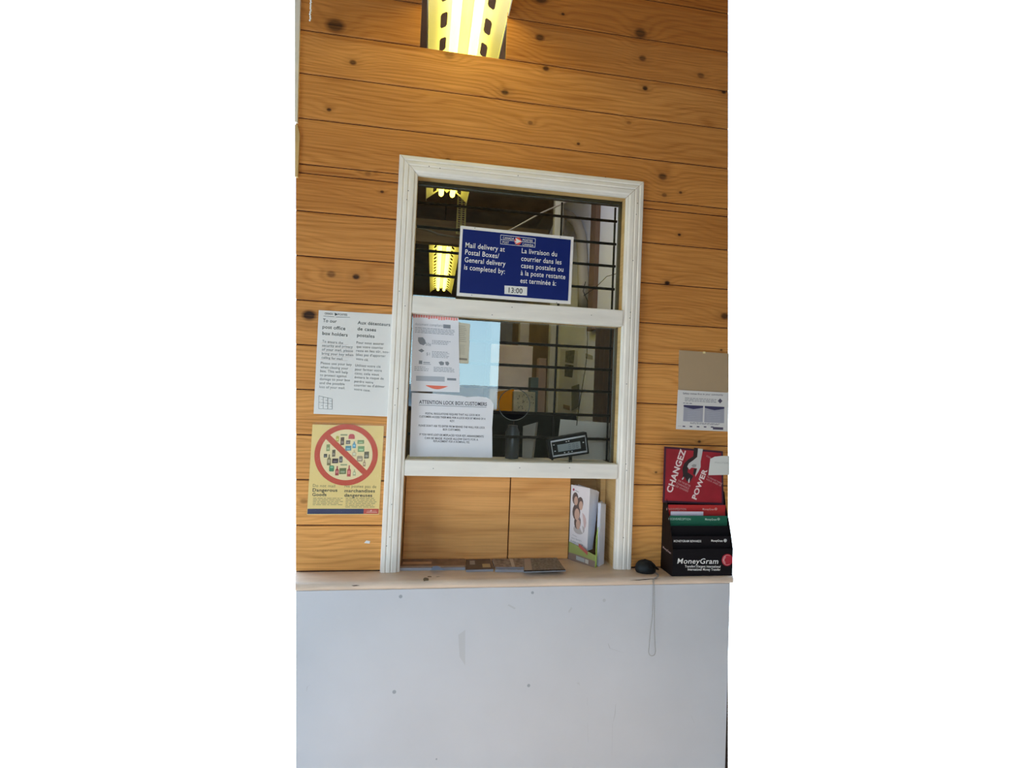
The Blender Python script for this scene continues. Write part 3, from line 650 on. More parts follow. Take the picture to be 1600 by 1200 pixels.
mb = MB()
for px, py in ((742,356.5),(875.5,370.5),(737,461.2),(869.8,473)): mb.disc(P(px, py, sg.Y)+Vector((0,-.0003,0)), .0013, h=.0012, seg=8)
mb.build('screw', M_nail, sign)

# notice: to our post office box holders
s1 = Sheet([(498,484.6),(615.2,491.5),(609.2,651),(490,646.5)], -.0035)
n1 = tag(s1.solid('paper_notice', M_paper, bulge=0), 'white bilingual notice to post office box holders on the boards left of the window', 'notice')
mb = MB()
for t, a, b in (('To our',(504.5,503),(526,504.6)),('post office',(503.8,513),(539.5,516)),('box holders',(503.5,523),(543,526)),
                ('Aux détenteurs',(558.8,506.5),(609.5,509.8)),('de cases',(558.5,516),(587.5,518)),('postales',(557.8,526),(585,528))):
    s1.text(mb, t, a, b, 5.3, bold=.010)
s1.text(mb, 'CANADA', (507.5,491.3),(520,492.2), 3.2, bold=.010); s1.text(mb, 'POSTES', (528,492.8),(542.5,493.6), 3.2, bold=.010)
mb.poly([P(x, y, s1.Y)+Vector((0,-.0006,0)) for x, y in ((523,488.5),(523.4,493.5),(528,491.5))])
for a, b in (((505.5,493.8),(522,495)),((525,495.4),(547,495.9))):
    p, q = P(*a, s1.Y), P(*b, s1.Y); mb.tube([p+Vector((0,-.0005,0)), q+Vector((0,-.0005,0))], .0006, 4)
mb.build('heading', mat('ink_heading', (0.07,0.085,0.085), .7), n1)
mb = MB()
L1 = ['To ensure the','security and privacy','of your mail, please','bring your key when','calling for mail.']
ends = [536, 551, 551.5, 552, 536]
for i, t in enumerate(L1): s1.text(mb, t, (503.5-.25*i, 535+6.3*i), (ends[i], 537.6+6.3*i), 3.9, bold=.004)
L2 = ['Please use your key','when closing your','box. This will help','to protect against','damage to your box','and the possible','loss of your mail.']
e2 = [549.5, 544, 543.5, 541.5, 547, 538.5, 539]
for i, t in enumerate(L2): s1.text(mb, t, (501-.35*i, 569+6.2*i), (e2[i], 571.5+6.1*i), 3.9, bold=.004)
L3 = ['Pour nous assurer','que votre courrier','reste en lieu sûr, nou-','bliez pas d\'apporter','votre clé.']; e3 = [600, 599, 608, 602.5, 575.5]
for i, t in enumerate(L3): s1.text(mb, t, (557-.2*i, 537+6.3*i), (e3[i], 539.2+6.3*i), 3.9, bold=.004)
L4 = ['Utilisez votre clé','pour fermer votre','case; cela vous','évitera le risque de','perdre votre','courrier ou d\'abîmer','votre case.']; e4 = [594.5, 596.5, 592, 599.5, 583, 601, 578.5]
for i, t in enumerate(L4): s1.text(mb, t, (555-.35*i, 572.5+6.2*i), (e4[i], 574.8+6.2*i), 3.9, bold=.004)
mb.build('small_print', M_inkg, n1)
mb = MB()     # little drawing of lock boxes
G = [[P(498+7*i, 618.5+10*j+ i*1.6*(1-j*.4), s1.Y)+Vector((0,-.0006,0)) for i in range(4)] for j in range(3)]
for j in range(3):
    for i in range(3): mb.tube([G[j][i], G[j][i+1]], .0006, 4)
for i in range(4):
    for j in range(2): mb.tube([G[j][i], G[j+1][i]], .0007 if i > 1 else .0004, 4)
for j in range(2):
    for i in range(3): p = (G[j][i]+G[j+1][i+1])/2; mb.tube([p, p+Vector((.006,0,0))], .0006, 4)
mb.build('lock_box_drawing', M_inkg, n1)
mb = MB()
for i, (a, b) in enumerate((((501.5,535.8),(544,538.8)),((502,542),(551,545.4)),((501,548.6),(551,551.8)),((500.5,555),(551,558)),((500.5,561.5),(543,563.5)))):
    p, q = P(*a, s1.Y), P(*b, s1.Y); mb.tube([p+Vector((0,-.0004,0)), q+Vector((0,-.0004,0))], .0004, 4)
mb.build('underlining', mat('pen_pinkish', (0.62,0.48,0.42), .7), n1)

# dangerous goods poster
s2 = Sheet([(488.3,663.2),(600,665.5),(592.3,804),(479.5,804.2)], -.0035)
n2 = tag(s2.solid('warning_poster', mat('poster_yellow', (0.82,0.62,0.23), .5), bulge=0), 'yellow do-not-mail dangerous goods poster with a red prohibition ring, below the box holder notice', 'poster')
rc = P(541.3, 710.6, s2.Y); Ro, Ri = .0985, .0815; yo = -.0007
mb = MB(); NN = 64
def cpt(r, a, o=yo): return (rc.x+r*math.cos(a), s2.Y+o, rc.z+r*math.sin(a))
for k in range(NN):
    a, b = 2*math.pi*k/NN, 2*math.pi*(k+1)/NN
    mb.poly([cpt(Ri, a), cpt(Ro, a), cpt(Ro, b), cpt(Ri, b)])
dv = Vector((math.cos(math.radians(-43)), 0, math.sin(math.radians(-43)))); nv = Vector((-dv.z, 0, dv.x)); cc = Vector((rc.x, s2.Y+yo, rc.z))
mb.poly([cc-dv*.082-nv*.0092, cc+dv*.082-nv*.0092, cc+dv*.082+nv*.0092, cc-dv*.082+nv*.0092])
mb.build('prohibition_ring', mat('ring_red', (0.56,0.075,0.035), .5), n2)
mb = MB()
mb.poly([cpt(Ri, 2*math.pi*k/NN, -.0003) for k in range(NN)]); mb.build('ring_inside', mat('pale_yellow', (0.84,0.70,0.38), .5), n2)
# small pictures of forbidden goods
icons = [('can',(527.4,685.5),4.2,8.5,(.50,.42,.08)),('box',(535,689.3),5.2,12.5,(.12,.07,.04)),('slim',(537.5,679.5),10,2.2,(.28,.30,.16)),('can_',(549.6,682),9.5,7.5,(.55,.10,.10)),
 ('box',(544,691),6.2,6,(.16,.13,.10)),('bottle',(553.5,695),5,10,(.12,.32,.42)),('box',(563.8,690.5),9.8,6,(.22,.30,.12)),('box',(564.3,701.5),9.6,9,(.22,.36,.16)),('frame',(544.3,700.3),8.6,7.6,(.12,.28,.32)),
 ('bottle',(553.5,708),6,9.5,(.62,.50,.28)),('box',(572.8,711),7,11,(.15,.13,.07)),('can',(562.3,716.6),8.5,8.5,(.38,.30,.18)),('bottle',(569.3,723.5),4,10,(.40,.27,.14)),
 ('box',(512.8,699.5),5,10.5,(.25,.30,.12)),('box',(521.6,708),4.6,11,(.13,.10,.05)),('box',(508.6,712),4.8,5.6,(.08,.07,.05)),('bottle',(514.2,718.5),5.6,16.5,(.24,.19,.08)),('box',(523.8,720),8.8,7.4,(.045,.022,.02)),
 ('can',(532.7,717.8),5,9.5,(.14,.12,.10)),('slim',(537.3,726.2),9.6,2.4,(.34,.36,.18)),('pot',(518.2,732),7.2,9,(.07,.24,.10)),('bottle',(526.7,735.5),5,14,(.34,.05,.04)),('box',(535.6,736),10,9.5,(.14,.17,.06)),
 ('bottle',(545.4,735.8),5.4,17,(.48,.07,.06)),('bottle',(553.8,738.3),4.2,9.5,(.44,.42,.22))]
k_ = .00212
for kind, (px, py), wd, hh_, col in icons:
    c = P(px, py, s2.Y); wd *= k_/2; hh_ *= k_/2; y_ = s2.Y-.0008
    if kind == 'bottle': pts = [(-1,-1),(1,-1),(1,.15),(.35,.5),(.35,1),(-.35,1),(-.35,.5),(-1,.15)]
    elif kind in ('can', 'pot'): pts = [(-.8,-1),(.8,-1),(1,-.7),(1,.7),(.7,1),(-.7,1),(-1,.7),(-1,-.7)]
    elif kind == 'can_': pts = [(-1,-1),(1,-1),(.9,.4),(.5,1),(-.5,1),(-.9,.4)]
    else: pts = [(-1,-1),(1,-.9),(1,1),(-1,.9)]
    im = MB().poly([(c.x+a*wd, y_, c.z+b*hh_) for a, b in pts]).build('goods_picture', mat('icon_%.2f_%.2f_%.2f' % col, col, .6), n2)
    if kind in ('bottle', 'box', 'can', 'frame', 'pot') and wd > .004:
        lt = tuple(min(.75, v*1.5+.12) for v in col)
        MB().poly([(c.x+a*wd*.62, y_-.0004, c.z+(b*.30+(-.25 if kind != 'pot' else .45))*hh_) for a, b in ((-1,-1),(1,-1),(1,1),(-1,1))]).build('goods_label', mat('iconl_%.2f_%.2f_%.2f' % lt, lt, .6), im)
mb = MB()
s2.text(mb, 'Do not mail', (488.8,760.8),(523.5,761.6), 4.6); s2.text(mb, 'Ne postez pas de', (538.5,761.5),(588,762.6), 4.6)
mb.build('light_heading', mat('ink_olive', (0.25,0.20,0.09), .7), n2)
mb = MB()
s2.text(mb, 'Dangerous', (488.5,768),(527,768.3), 5.0, bold=.014); s2.text(mb, 'Goods', (488,775),(510,775.2), 5.0, bold=.014)
s2.text(mb, 'marchandises', (538.3,769),(585.8,769.4), 5.0, bold=.014); s2.text(mb, 'dangereuses', (538,776),(581.5,776.3), 5.0, bold=.014)
mb.build('bold_heading', M_ink, n2)
mb = MB(); s2.lines(mb, .07, .49, .815, .905, 5, jag=.15); s2.lines(mb, .52, .97, .815, .93, 6, jag=.15); mb.build('small_print', mat('ink_olive2', (0.30,0.24,0.12), .7), n2)
mb = MB(); s2.rect(mb, .005, .935, .78, .992); mb.build('navy_band', mat('navy', (0.035,0.04,0.10), .5), n2)
mb = MB(); s2.rect(mb, .78, .935, .992, .992); rb = mb.build('red_band', mat('band_red', (0.55,0.09,0.06), .5), n2)
mb = MB(); s2.rect(mb, .82, .97, .97, .976, .0009); mb.disc(s2.uv(.885,.956,.0008), .0028, h=.0003, seg=12)
s2.text(mb, 'CANADA', (573.5,799),(579,799.1), 1.6, off=.0009); s2.text(mb, 'POST', (582.5,799),(588,799.1), 1.6, off=.0009); mb.build('band_print', mat('band_pink', (0.75,0.45,0.35), .5), rb)
def film():
    m = bpy.data.materials.new('clear_plastic'); m.use_nodes = True; n = m.node_tree; n.nodes.clear()
    o = n.nodes.new('ShaderNodeOutputMaterial'); mx = n.nodes.new('ShaderNodeMixShader'); t = n.nodes.new('ShaderNodeBsdfTransparent'); gl = n.nodes.new('ShaderNodeBsdfGlossy')
    gl.inputs['Roughness'].default_value = 0.25; mx.inputs[0].default_value = 0.035
    n.links.new(t.outputs[0], mx.inputs[1]); n.links.new(gl.outputs[0], mx.inputs[2]); n.links.new(mx.outputs[0], o.inputs[0]); return m
M_film = film()
mb = MB(); vs = []; NX = 14; NY = 16
Sf = Sheet([(487,659.5),(605.5,663),(596.5,809),(478,807)], -.0062)
for j in range(NY+1):
    for i in range(NX+1): vs.append(Sf.uv(i/NX, j/NY, .0006*math.sin(i*1.3+j*.7)+.0005*math.sin(j*2.1)))
mb.mesh(vs, [(j*(NX+1)+i, (j+1)*(NX+1)+i, (j+1)*(NX+1)+i+1, j*(NX+1)+i+1) for j in range(NY) for i in range(NX)])
mb.build('plastic_sleeve', M_film, n2, smooth=True)
# small burnt mark and a paper scrap on the boards under it
c = P(573, 847.5, -.0012); tag(MB().extr([c+Vector((x, 0, z)) for x, z in ((-.008,-.002),(.009,-.004),(.0105,.004),(-.002,.006))], (0,.001,0)).build('paper_scrap', M_white), 'tiny white paper scrap on the boards under the yellow poster', 'scrap')

# price notice on the glass (upper left of the lower pane)
s3 = Sheet([(645.5,490.5),(716.5,496.5),(718.3,613),(641.8,611)], .0262)
n3 = tag(s3.solid('price_notice', M_paper2, bulge=0), 'white price notice with red top edge and red arc, upper left of the lower pane', 'notice')
M_pg = mat('print_mid_grey', (0.34,0.36,0.40), .7)
mb = MB()
for u in np.arange(.0, .97, .055): s3.rect(mb, u, .004, u+.04, .035+.02*random.random())
mb.build('red_edge', mat('pale_red', (0.80,0.28,0.25), .6), n3)
mb = MB(); s3.text(mb, 'document compliance', (648.5,508),(694,510.8), 4.2, bold=.0)
s3.lines(mb, .05, .92, .17, .25, 4, .45, jag=.05); s3.text(mb, '50¢', (665,540),(673.5,540.4), 4.5, bold=.010); s3.text(mb, '$1', (666,555),(671.5,555.3), 4.5, bold=.010)
s3.lines(mb, .42, .82, .325, .385, 3, .45); s3.lines(mb, .42, .80, .47, .56, 5, .45); s3.lines(mb, .46, .90, .675, .745, 4, .45, jag=.1); s3.lines(mb, .06, .36, .68, .745, 3, .4)
s3.rect(mb, .24,.615,.38,.63); s3.rect(mb, .24,.64,.40,.648)
mb.build('small_print', M_pg, n3)
mb = MB()
s3.rect(mb, .66, .105, .82, .155); s3.rect(mb, .15,.60,.22,.645); s3.rect(mb, .74, .815, .93, .845)
s3.poly(mb, [(.12,.30),(.22,.295),(.27,.33),(.29,.37),(.24,.40),(.16,.385),(.12,.345)]); s3.poly(mb, [(.13,.47),(.20,.445),(.26,.47),(.20,.495)]); s3.poly(mb, [(.56,.61),(.62,.595),(.68,.61),(.67,.645),(.60,.65)]); s3.poly(mb, [(.70,.60),(.76,.595),(.79,.62),(.76,.65),(.71,.64)])
mb.build_each('printed_picture', mat('print_grey2', (0.24,0.26,0.29), .7), n3)
mb = MB(); s3.rect(mb, .10, .80, .69, .865); mb.build('grey_band', mat('band_grey', (0.42,0.45,0.50), .7), n3)
mb = MB(); pts = [(.30+.46*t, .918+.005*t) for t in np.linspace(0,1,9)] + [(.76-.46*t, .923+.045*math.sin(math.pi*t)) for t in np.linspace(.02,.98,12)]
s3.poly(mb, pts); mb.build('red_arc', mat('arc_red', (0.78,0.17,0.10), .6), n3)

# beige notice peeking out to its right
s4 = Sheet([(713,503),(734.5,506),(732.2,568.5),(712,567)], .0285)
n4 = tag(s4.solid('beige_notice', mat('paper_beige', (0.56,0.52,0.40), .7), th=.0005), 'narrow beige notice peeking out right of the white price notice on the glass', 'notice')
mb = MB(); s4.lines(mb, .12, .80, .08, .50, 9, .22); s4.lines(mb, .30, .70, .55, .80, 7, .2); s4.rect(mb, .22,.87,.88,.92); mb.build('small_print', mat('print_brownish', (0.24,0.21,0.16), .7), n4)

# attention lock box customers
s5 = Sheet([(643.5,613.5),(772.5,619.5),(769.2,715.3),(640,713.2)], .0255)
n5 = empty('lock_box_notice', s5.uv(.5,1), 'white sheet headed attention lock box customers, lower left of the lower pane', 'notice')
cut = [(0,0),(.38,.0),(.60,.015),(.66,.03),(.80,.012),(.90,.02),(.96,.06),(.993,.13),(.985,.5),(1,1),(.5,.995),(0,1)]
MB().extr([s5.uv(u, v) for u, v in cut], (0, .0008, 0)).build('sheet', M_paper2, n5)
mb = MB()
s5.text(mb, 'ATTENTION LOCK BOX CUSTOMERS', (654.8,630.6),(760.5,634.3), 5.8, bold=.016)
p, q = P(654.5,632.9,s5.Y), P(760,636.5,s5.Y); mb.tube([p+Vector((0,-.0006,0)), q+Vector((0,-.0006,0))], .0007, 4)
mb.build('heading', mat('ink_heading2', (0.06,0.06,0.08), .7), n5)
mb = MB()
for t, a, b in (('POSTAL REGULATIONS REQUIRE THAT ALL LOCK BOX',(664.5,647.5),(750,650.2)),('CUSTOMERS ACCESS THEIR MAIL FOR A LOCK BOX BY MEANS OF A',(655,652.2),(758.5,656)),('KEY.',(703,659.2),(710.5,659.6)),
                ('PLEASE DON\'T ASK TO ENTER FROM BEHIND THE WALL FOR LOCK',(654,666.2),(757.5,669.8)),('BOX CUSTOMERS.',(692,672.4),(719.5,673.4)),
                ('IF YOU HAVE LOST OR MISPLACED YOUR KEY, ARRANGEMENTS',(655.5,680),(755.5,683.6)),('CAN BE MADE. PLEASE ALLOW DAYS FOR A',(663.5,685.8),(747,688.6)),('REPLACEMENT FOR A NOMINAL FEE.',(677,690.6),(734,692.6))):
    s5.text(mb, t, a, b, 3.2, bold=.014)
mb.build('small_print', mat('ink_body', (0.12,0.12,0.14), .7), n5)

# right: taupe board and notice
s6 = Sheet([(1061.8,547),(1139,552.5),(1138.6,613),(1060.5,609)], -.0065)
b6 = tag(s6.solid('bulletin_board', mat('taupe_board', (0.42,0.30,0.18), .7), th=.005), 'plain taupe board on the boards right of the window, above the paper notice', 'board')
MB().box(P(1100,551,-.007).x-.004, P(1100,551,-.007).x+.004, -.010, -.0068, P(1100,551,-.007).z-.003, P(1100,551,-.007).z+.004).build('tape_bit', mat('old_tape', (0.75,0.62,0.30), .5), b6)
s7 = Sheet([(1059.5,609.2),(1138.6,613.5),(1137.8,674.3),(1056.2,670.5)], -.0085)
n7 = tag(s7.solid('mailing_notice', mat('paper_cream', (0.70,0.68,0.66), .7), th=.0015), 'white notice with two grey-blue panels, taped under the taupe board', 'notice')
mb = MB(); s7.text(mb, 'Safety comes first in your community', (1067,615.8),(1129.5,618.3), 3.0, bold=.010); s7.lines(mb, .14, .80, .19, .30, 3, .3, jag=.1); s7.lines(mb, .11, .30, .32, .36, 1, .4); s7.lines(mb, .26, .86, .81, .86, 2, .4, jag=.1)
s7.poly(mb, [(.785,.225),(.83,.16),(.875,.225),(.83,.29)]); s7.rect(mb, .70,.90,.90,.965)
for i in range(5): s7.rect(mb, .12+.135*i, .905-.004*i, .17+.135*i, .935-.004*i)
s7.rect(mb, .03,.915,.10,.92); mb.build('printing', mat('ink_violet', (0.10,0.085,0.13), .7), n7)
mb = MB(); s7.rect(mb, .125,.385,.50,.79); s7.rect(mb, .53,.385,.915,.79); mb.build_each('text_panel', mat('panel_bluegrey', (0.36,0.36,0.42), .7), n7)
mb = MB(); s7.poly(mb, [(.12,.375),(.50,.375),(.50,.42),(.40,.45),(.31,.47),(.22,.45),(.12,.42)], .0008); s7.poly(mb, [(.53,.375),(.915,.375),(.915,.42),(.81,.45),(.72,.47),(.63,.45),(.53,.42)], .0008)
mb.build_each('panel_header', mat('header_navy', (0.05,0.045,0.11), .6), n7)
mb = MB(); 
for v in np.linspace(.52, .74, 6): s7.rect(mb, .20, v, .45, v+.008, .0008); s7.rect(mb, .57, v, .84, v+.008, .0008)
mb.build('panel_print', mat('panel_line', (0.5,0.5,0.55), .7), n7)

# ================================================================== ON THE LEDGE
LZ = .9225
# magazines lying in the opening
def flat_mag(name, label, quad, z, th, cov, prints, group='magazines lying in the pass-through'):
    q = [Zp(x, y, z+th) for x, y in quad]
    root = empty(name, (sum(p.x for p in q)/4, sum(p.y for p in q)/4, z), label, 'magazine', group)
    MB().hexa([Vector((p.x, p.y, z)) for p in q], [Vector((p.x, p.y, z+th-.0009)) for p in q]).build('pages', mat('page_edges', (0.30,0.30,0.33), .7), root)
    MB().hexa([Vector((p.x, p.y, z+th-.0009)) for p in q], [Vector((p.x, p.y, z+th)) for p in q]).build('cover', cov, root)
    for (u0, v0, u1, v1, mt_) in prints:
        f = lambda u, v: ((q[0]*(1-u)+q[1]*u)*(1-v)+(q[3]*(1-u)+q[2]*u)*v)+Vector((0,0,.0003))
        MB().poly([f(u0,v0), f(u0,v1), f(u1,v1), f(u1,v0)]).build('cover_print', mt_, root)
    return root
Mb = lambda n, c: mat(n, c, .4)
M_mb = mat('cover_brown', (0.21,0.13,0.09), .4, mottle=.3, mscale=40); M_md = mat('cover_dark', (0.075,0.06,0.065), .4, mottle=.4, mscale=60)
M_mp = mat('cover_photo', (0.26,0.22,0.21), .4, mottle=.75, mscale=70); M_mg = mat('cover_grey_photo', (0.16,0.165,0.17), .4, mottle=.8, mscale=110)
M_bl = mat('cover_blue', (0.20,0.32,0.55), .4)
flat_mag('magazine', 'brown covered magazine at the left end of the row under the plywood', [(622,873.5),(727,873),(727,886.0),(619.5,887.0)], LZ, .010, M_mb, [(.08,.35,.50,.62,Mb('tan_strip',(0.55,0.36,0.24))),(.0,.84,.99,.98,Mb('grey_strip',(0.42,0.38,0.36)))])
flat_mag('magazine', 'dark magazine with a small gold badge, second from the left in the row', [(728,874),(766,873),(771,889),(728,890)], LZ, .008, M_md, [(.62,.50,.92,.85,Mb('gold_badge',(0.42,0.34,0.22))),(.15,.15,.35,.55,Mb('grey_mark',(0.3,0.28,0.28)))])
flat_mag('magazine', 'magazine with a mottled mauve photo and light blue lower edge, middle of the row', [(768.5,873),(833,872),(838,890),(774,889.5)], LZ+.0005, .009, M_mp, [(.02,.80,.98,.99,M_bl),(.42,.05,.50,.78,Mb('pale_stripe',(0.5,0.45,0.42)))])
flat_mag('magazine', 'magazine with a black-and-white photo cover at the right end of the row', [(818,872.5),(870,871.5),(884,891),(818.5,893)], LZ+.0098, .004, M_mg, [(.02,.05,.20,.92,Mb('mauve_strip',(0.36,0.30,0.28))),(.0,.93,1,1,M_black)])
q = [Zp(674,889,LZ+.001), Zp(683,884,LZ+.010), Zp(697,890,LZ+.001)]
tag(MB().extr([Zp(674,890.5,LZ+.0112), Zp(676,885.5,LZ+.015), Zp(682,884,LZ+.016), Zp(690,887,LZ+.014), Zp(697,891,LZ+.0112)], (0,-.0012,.0004)).build('torn_flap', M_bl), 'small torn blue paper flap curling over the brown magazine\'s front edge', 'paper')

# brochures in their low holder
def corner_stack(name, group, labels, A, Bq, Cq, D, H, n, mt_):
    """leaflets between cover plane A-B (front) and back plane D-C; A,B,C,D at bottom, H = same order tops"""
    objs = []
    for k in range(n):
        t0, t1 = k/n+.02/n, (k+.93)/n
        b = [A.lerp(D, t0), Bq.lerp(Cq, t0), Bq.lerp(Cq, t1), A.lerp(D, t1)]
        h = [H[0].lerp(H[3], t0), H[1].lerp(H[2], t0), H[1].lerp(H[2], t1), H[0].lerp(H[3], t1)]
        dz = Vector((0, 0, -.0015*(k % 3)))
        o = MB().hexa(b, [p+dz for p in h]).build(name, mt_, None); tag(o, labels[0] if k == 0 else labels[1], 'brochure', group); objs.append(o)
    return objs
bz = .935
A, B_, C2, D2 = P(889,856,.105), P(917.5,861,.045), P(926,858,.080), P(905,850,.140)
HT = [P(892.5,757.2,.105), P(922,763,.045), P(936.5,767.5,.080), P(908,757,.140)]
M_leaf = mat('leaflet_white', (0.74,0.73,0.76), .5)
st = corner_stack('brochure', 'front stack of tall brochures beside the window jamb', ['front brochure with a family photo cover, tall stack beside the right jamb', 'white-edged brochure in the tall stack behind the family photo cover'], A, B_, C2, D2, HT, 9, M_leaf)
cov = st[0]
nrm = (B_-A).cross(HT[0]-A); nrm.normalize()
if nrm.dot(CAM-A) < 0: nrm = -nrm
def cp(u, v, o=.0006):   # on the cover: u right, v down
    return (HT[0]*(1-u)+HT[1]*u)*(1-v) + (A*(1-u)+B_*u)*v + nrm*o
def cpoly(pts, mt_, name, o=.0006, par=cov): return MB().poly([cp(u, v, o) for u, v in pts]).build(name, mt_, par)
def ell(cu, cv, ru, rv, n=14): return [(cu+ru*math.cos(2*math.pi*k/n), cv+rv*math.sin(2*math.pi*k/n)) for k in range(n)]
cpoly([(0,0),(0,1),(1,1),(1,0)], mat('cover_pinkish', (0.68,0.62,0.62), .5), 'cover', .0004)
cpoly(ell(.15,.07,.05,.022), mat('logo_maroon', (0.30,0.02,0.06), .5), 'logo'); 
mbx = MB(); 
text_on(mbx, 'Postes', cp(.24,.085,.0008), cp(.42,.10,.0008), .004, nrm=nrm, bold=.014); mbx.build('brand_text', M_ink, cov)
skin = mat('print_skin', (0.50,0.30,0.22), .6); hair = mat('print_hair', (0.10,0.06,0.05), .6); cloth = mat('print_cloth', (0.42,0.36,0.34), .6); pink = mat('print_pink', (0.55,0.38,0.36), .6)
cpoly(ell(.42,.33,.22,.10), pink, 'printed_figure', .0007); cpoly(ell(.62,.56,.27,.15), pink, 'printed_figure', .0007); cpoly(ell(.52,.68,.30,.08), cloth, 'printed_figure', .0008)
for cu, cv, s_ in ((.28,.22,.16),(.55,.28,.16),(.36,.43,.21),(.44,.585,.18)):
    cpoly(ell(cu-.02, cv-.015, s_, s_*.62), hair, 'printed_hair', .0009); cpoly(ell(cu+.02, cv+.02, s_*.65, s_*.45), skin, 'printed_face', .0011)
mbx = MB()
text_on(mbx, 'Protect', cp(.18,.79,.0008), cp(.42,.81,.0008), .0045, nrm=nrm); text_on(mbx, 'your family\'s', cp(.12,.84,.0008), cp(.68,.87,.0008), .0055, nrm=nrm); text_on(mbx, 'EVERYDAY', cp(.08,.895,.0008), cp(.75,.945,.0008), .007, nrm=nrm, bold=.01)
mbx.build('cover_text', M_inkg, cov)
# second stack
A3, B3, C3, D3 = P(935,884,.028), P(938.5,886,.012), P(946,883,.040), P(940,878,.09)
A3.z = B3.z = C3.z = D3.z = LZ+.001
H3 = [P(934.5,785,.028), P(939,786,.012), P(947,787.5,.040), P(940,782,.09)]
A3, B3, C3, D3 = Vector((H3[0].x-.001,H3[0].y,LZ+.001)), Vector((H3[1].x,H3[1].y,LZ+.001)), Vector((H3[2].x,H3[2].y,LZ+.001)), Vector((H3[3].x,H3[3].y,LZ+.001))
corner_stack('brochure', 'short stack of white brochures behind the family photo brochures', ['white brochure at the left of the shorter stack by the jamb', 'white brochure in the shorter stack by the jamb'], A3, D3, C3, B3, [H3[0], H3[3], H3[2], H3[1]], 5, mat('leaflet_bluish', (0.66,0.70,0.82), .5))
# holder
fl = [Zp(889,872,LZ), Zp(934,885,LZ)]
hl, hrr = Vector((fl[0].x+.002, .096, LZ)), Vector((fl[1].x-.006, .000, LZ))
dx_ = Vector((.050, .034, 0))
hb = empty('brochure_holder', (hl+hrr)/2, 'low green and brown cardboard brochure holder on the ledge by the right jamb', 'holder')
hl = Vector((.5135,.0985,LZ)); hrr = Vector((.583,.004,LZ))
zt = .950
def htop(p, z): return Vector((p.x, p.y, z))
tk = Vector((.0015,.0012,0))
MB().hexa([hl, hrr, hrr+tk, hl+tk], [htop(hl,P(889,846,.1).z), htop(hrr,P(924,868,.004).z), htop(hrr,P(924,868,.004).z)+tk, htop(hl,P(889,846,.1).z)+tk]).build('front_board', mat('green_card', (0.30,0.34,0.10), .5), hb)
MB().hexa([hrr, hrr+Vector((.008,.010,0)), hrr+Vector((.0095,.009,0)), hrr+Vector((.0015,-.001,0))], [htop(hrr, 1.03), htop(hrr+Vector((.008,.010,0)), 1.06), htop(hrr+Vector((.0095,.009,0)), 1.06), htop(hrr+Vector((.0015,-.001,0)), 1.03)]).build('green_edge', mat('lime_card', (0.42,0.60,0.10), .5), hb)
nh = (hrr-hl).cross(Vector((0,0,1))); nh.normalize()
if nh.dot(CAM-hl) < 0: nh = -nh
hf = lambda u, z, o=.0006: hl.lerp(hrr, u)+Vector((0,0,z))+nh*o
MB().poly([hf(.0,.0), hf(1,.0), hf(1,.022), hf(.45,.026), hf(0,.026)]).build('brown_base', mat('brown_card', (0.24,0.17,0.13), .5), hb)
MB().poly([hf(.30,.008,.001), hf(.62,.006,.001), hf(.62,.020,.001), hf(.30,.022,.001)]).build('grey_label', mat('grey_label', (0.38,0.39,0.38), .5), hb)
MB().poly([hf(.64,.006,.001), hf(.76,.005,.001), hf(.76,.019,.001), hf(.64,.020,.001)]).build('pale_label', mat('pale_label', (0.52,0.48,0.42), .5), hb)
MB().poly([hf(.38,.055,.001), hf(.72,.035,.001), hf(.72,.048,.001), hf(.38,.068,.001)]).build('red_label', mat('red_label', (0.45,0.10,0.07), .5), hb)
bk = [hl, hrr, hrr+Vector((.035,.04,0)), hl+Vector((.035,.04,0))]
MB().hexa(bk, [p+Vector((0,0,.003)) for p in bk]).build('base', mat('brown_card', (0,0,0)), hb)

# money transfer display
X0, X1 = .8225, 1.040; ym = -.0895; yb_ = -.004
disp = empty('leaflet_display', ((X0+X1)/2, -.045, LZ), 'black tiered money transfer leaflet display with a red hand poster, right end of the ledge', 'display stand')
zf = lambda py, Y: P(1090, py, Y).z
tiers = [(-.0895, LZ, zf(858,-.0895)), (-.078, LZ, zf(838,-.078)), (-.066, LZ, zf(822,-.066)), (-.056, LZ, zf(806,-.056)), (-.042, LZ, zf(789,-.042))]
names = ['front_panel', 'rewards_tier', 'black_tier', 'green_tier', 'red_tier']
mts = [M_black, mat('black_card2', (0.011,0.009,0.011), .6, spec=.12), M_black, mat('green_card2', (0.012,0.12,0.07), .45), mat('red_card', (0.50,0.03,0.03), .45)]
for (y_, a, b), nm, mt_ in zip(tiers, names, mts):
    inset = 0 if nm == 'front_panel' else .0016
    MB().box(X0+inset, X1-inset, y_, y_+.002, a+.0002, b).build(nm, mt_, disp)
side = [(-.0895, LZ), (-.0895, zf(858,-.0895)), (-.076, zf(836,-.078)+.002), (-.060, zf(812,-.06)), (-.038, zf(788,-.04)), (-.028, zf(768,-.03)), (-.006, zf(762,-.006)), (yb_, LZ)]
for xx in (X0-.0016, X1+.0002):
    MB().extr([(xx, y, z) for y, z in side], (.0014, 0, 0)).build('side_panel', mat('side_dark', (0.012,0.008,0.008), .6, spec=.12), disp)
MB().box(X0, X1, yb_-.002, yb_, LZ+.0002, zf(770,-.006)).build('back_panel', M_black, disp)
S8 = Sheet([(1038,697.5),(1129.5,705),(1130.5,789),(1035.5,785)], -.034)
hd = S8.solid('header_card', mat('header_crimson', (0.36,0.022,0.035), .4, mottle=.25, mscale=9), disp, th=.002)
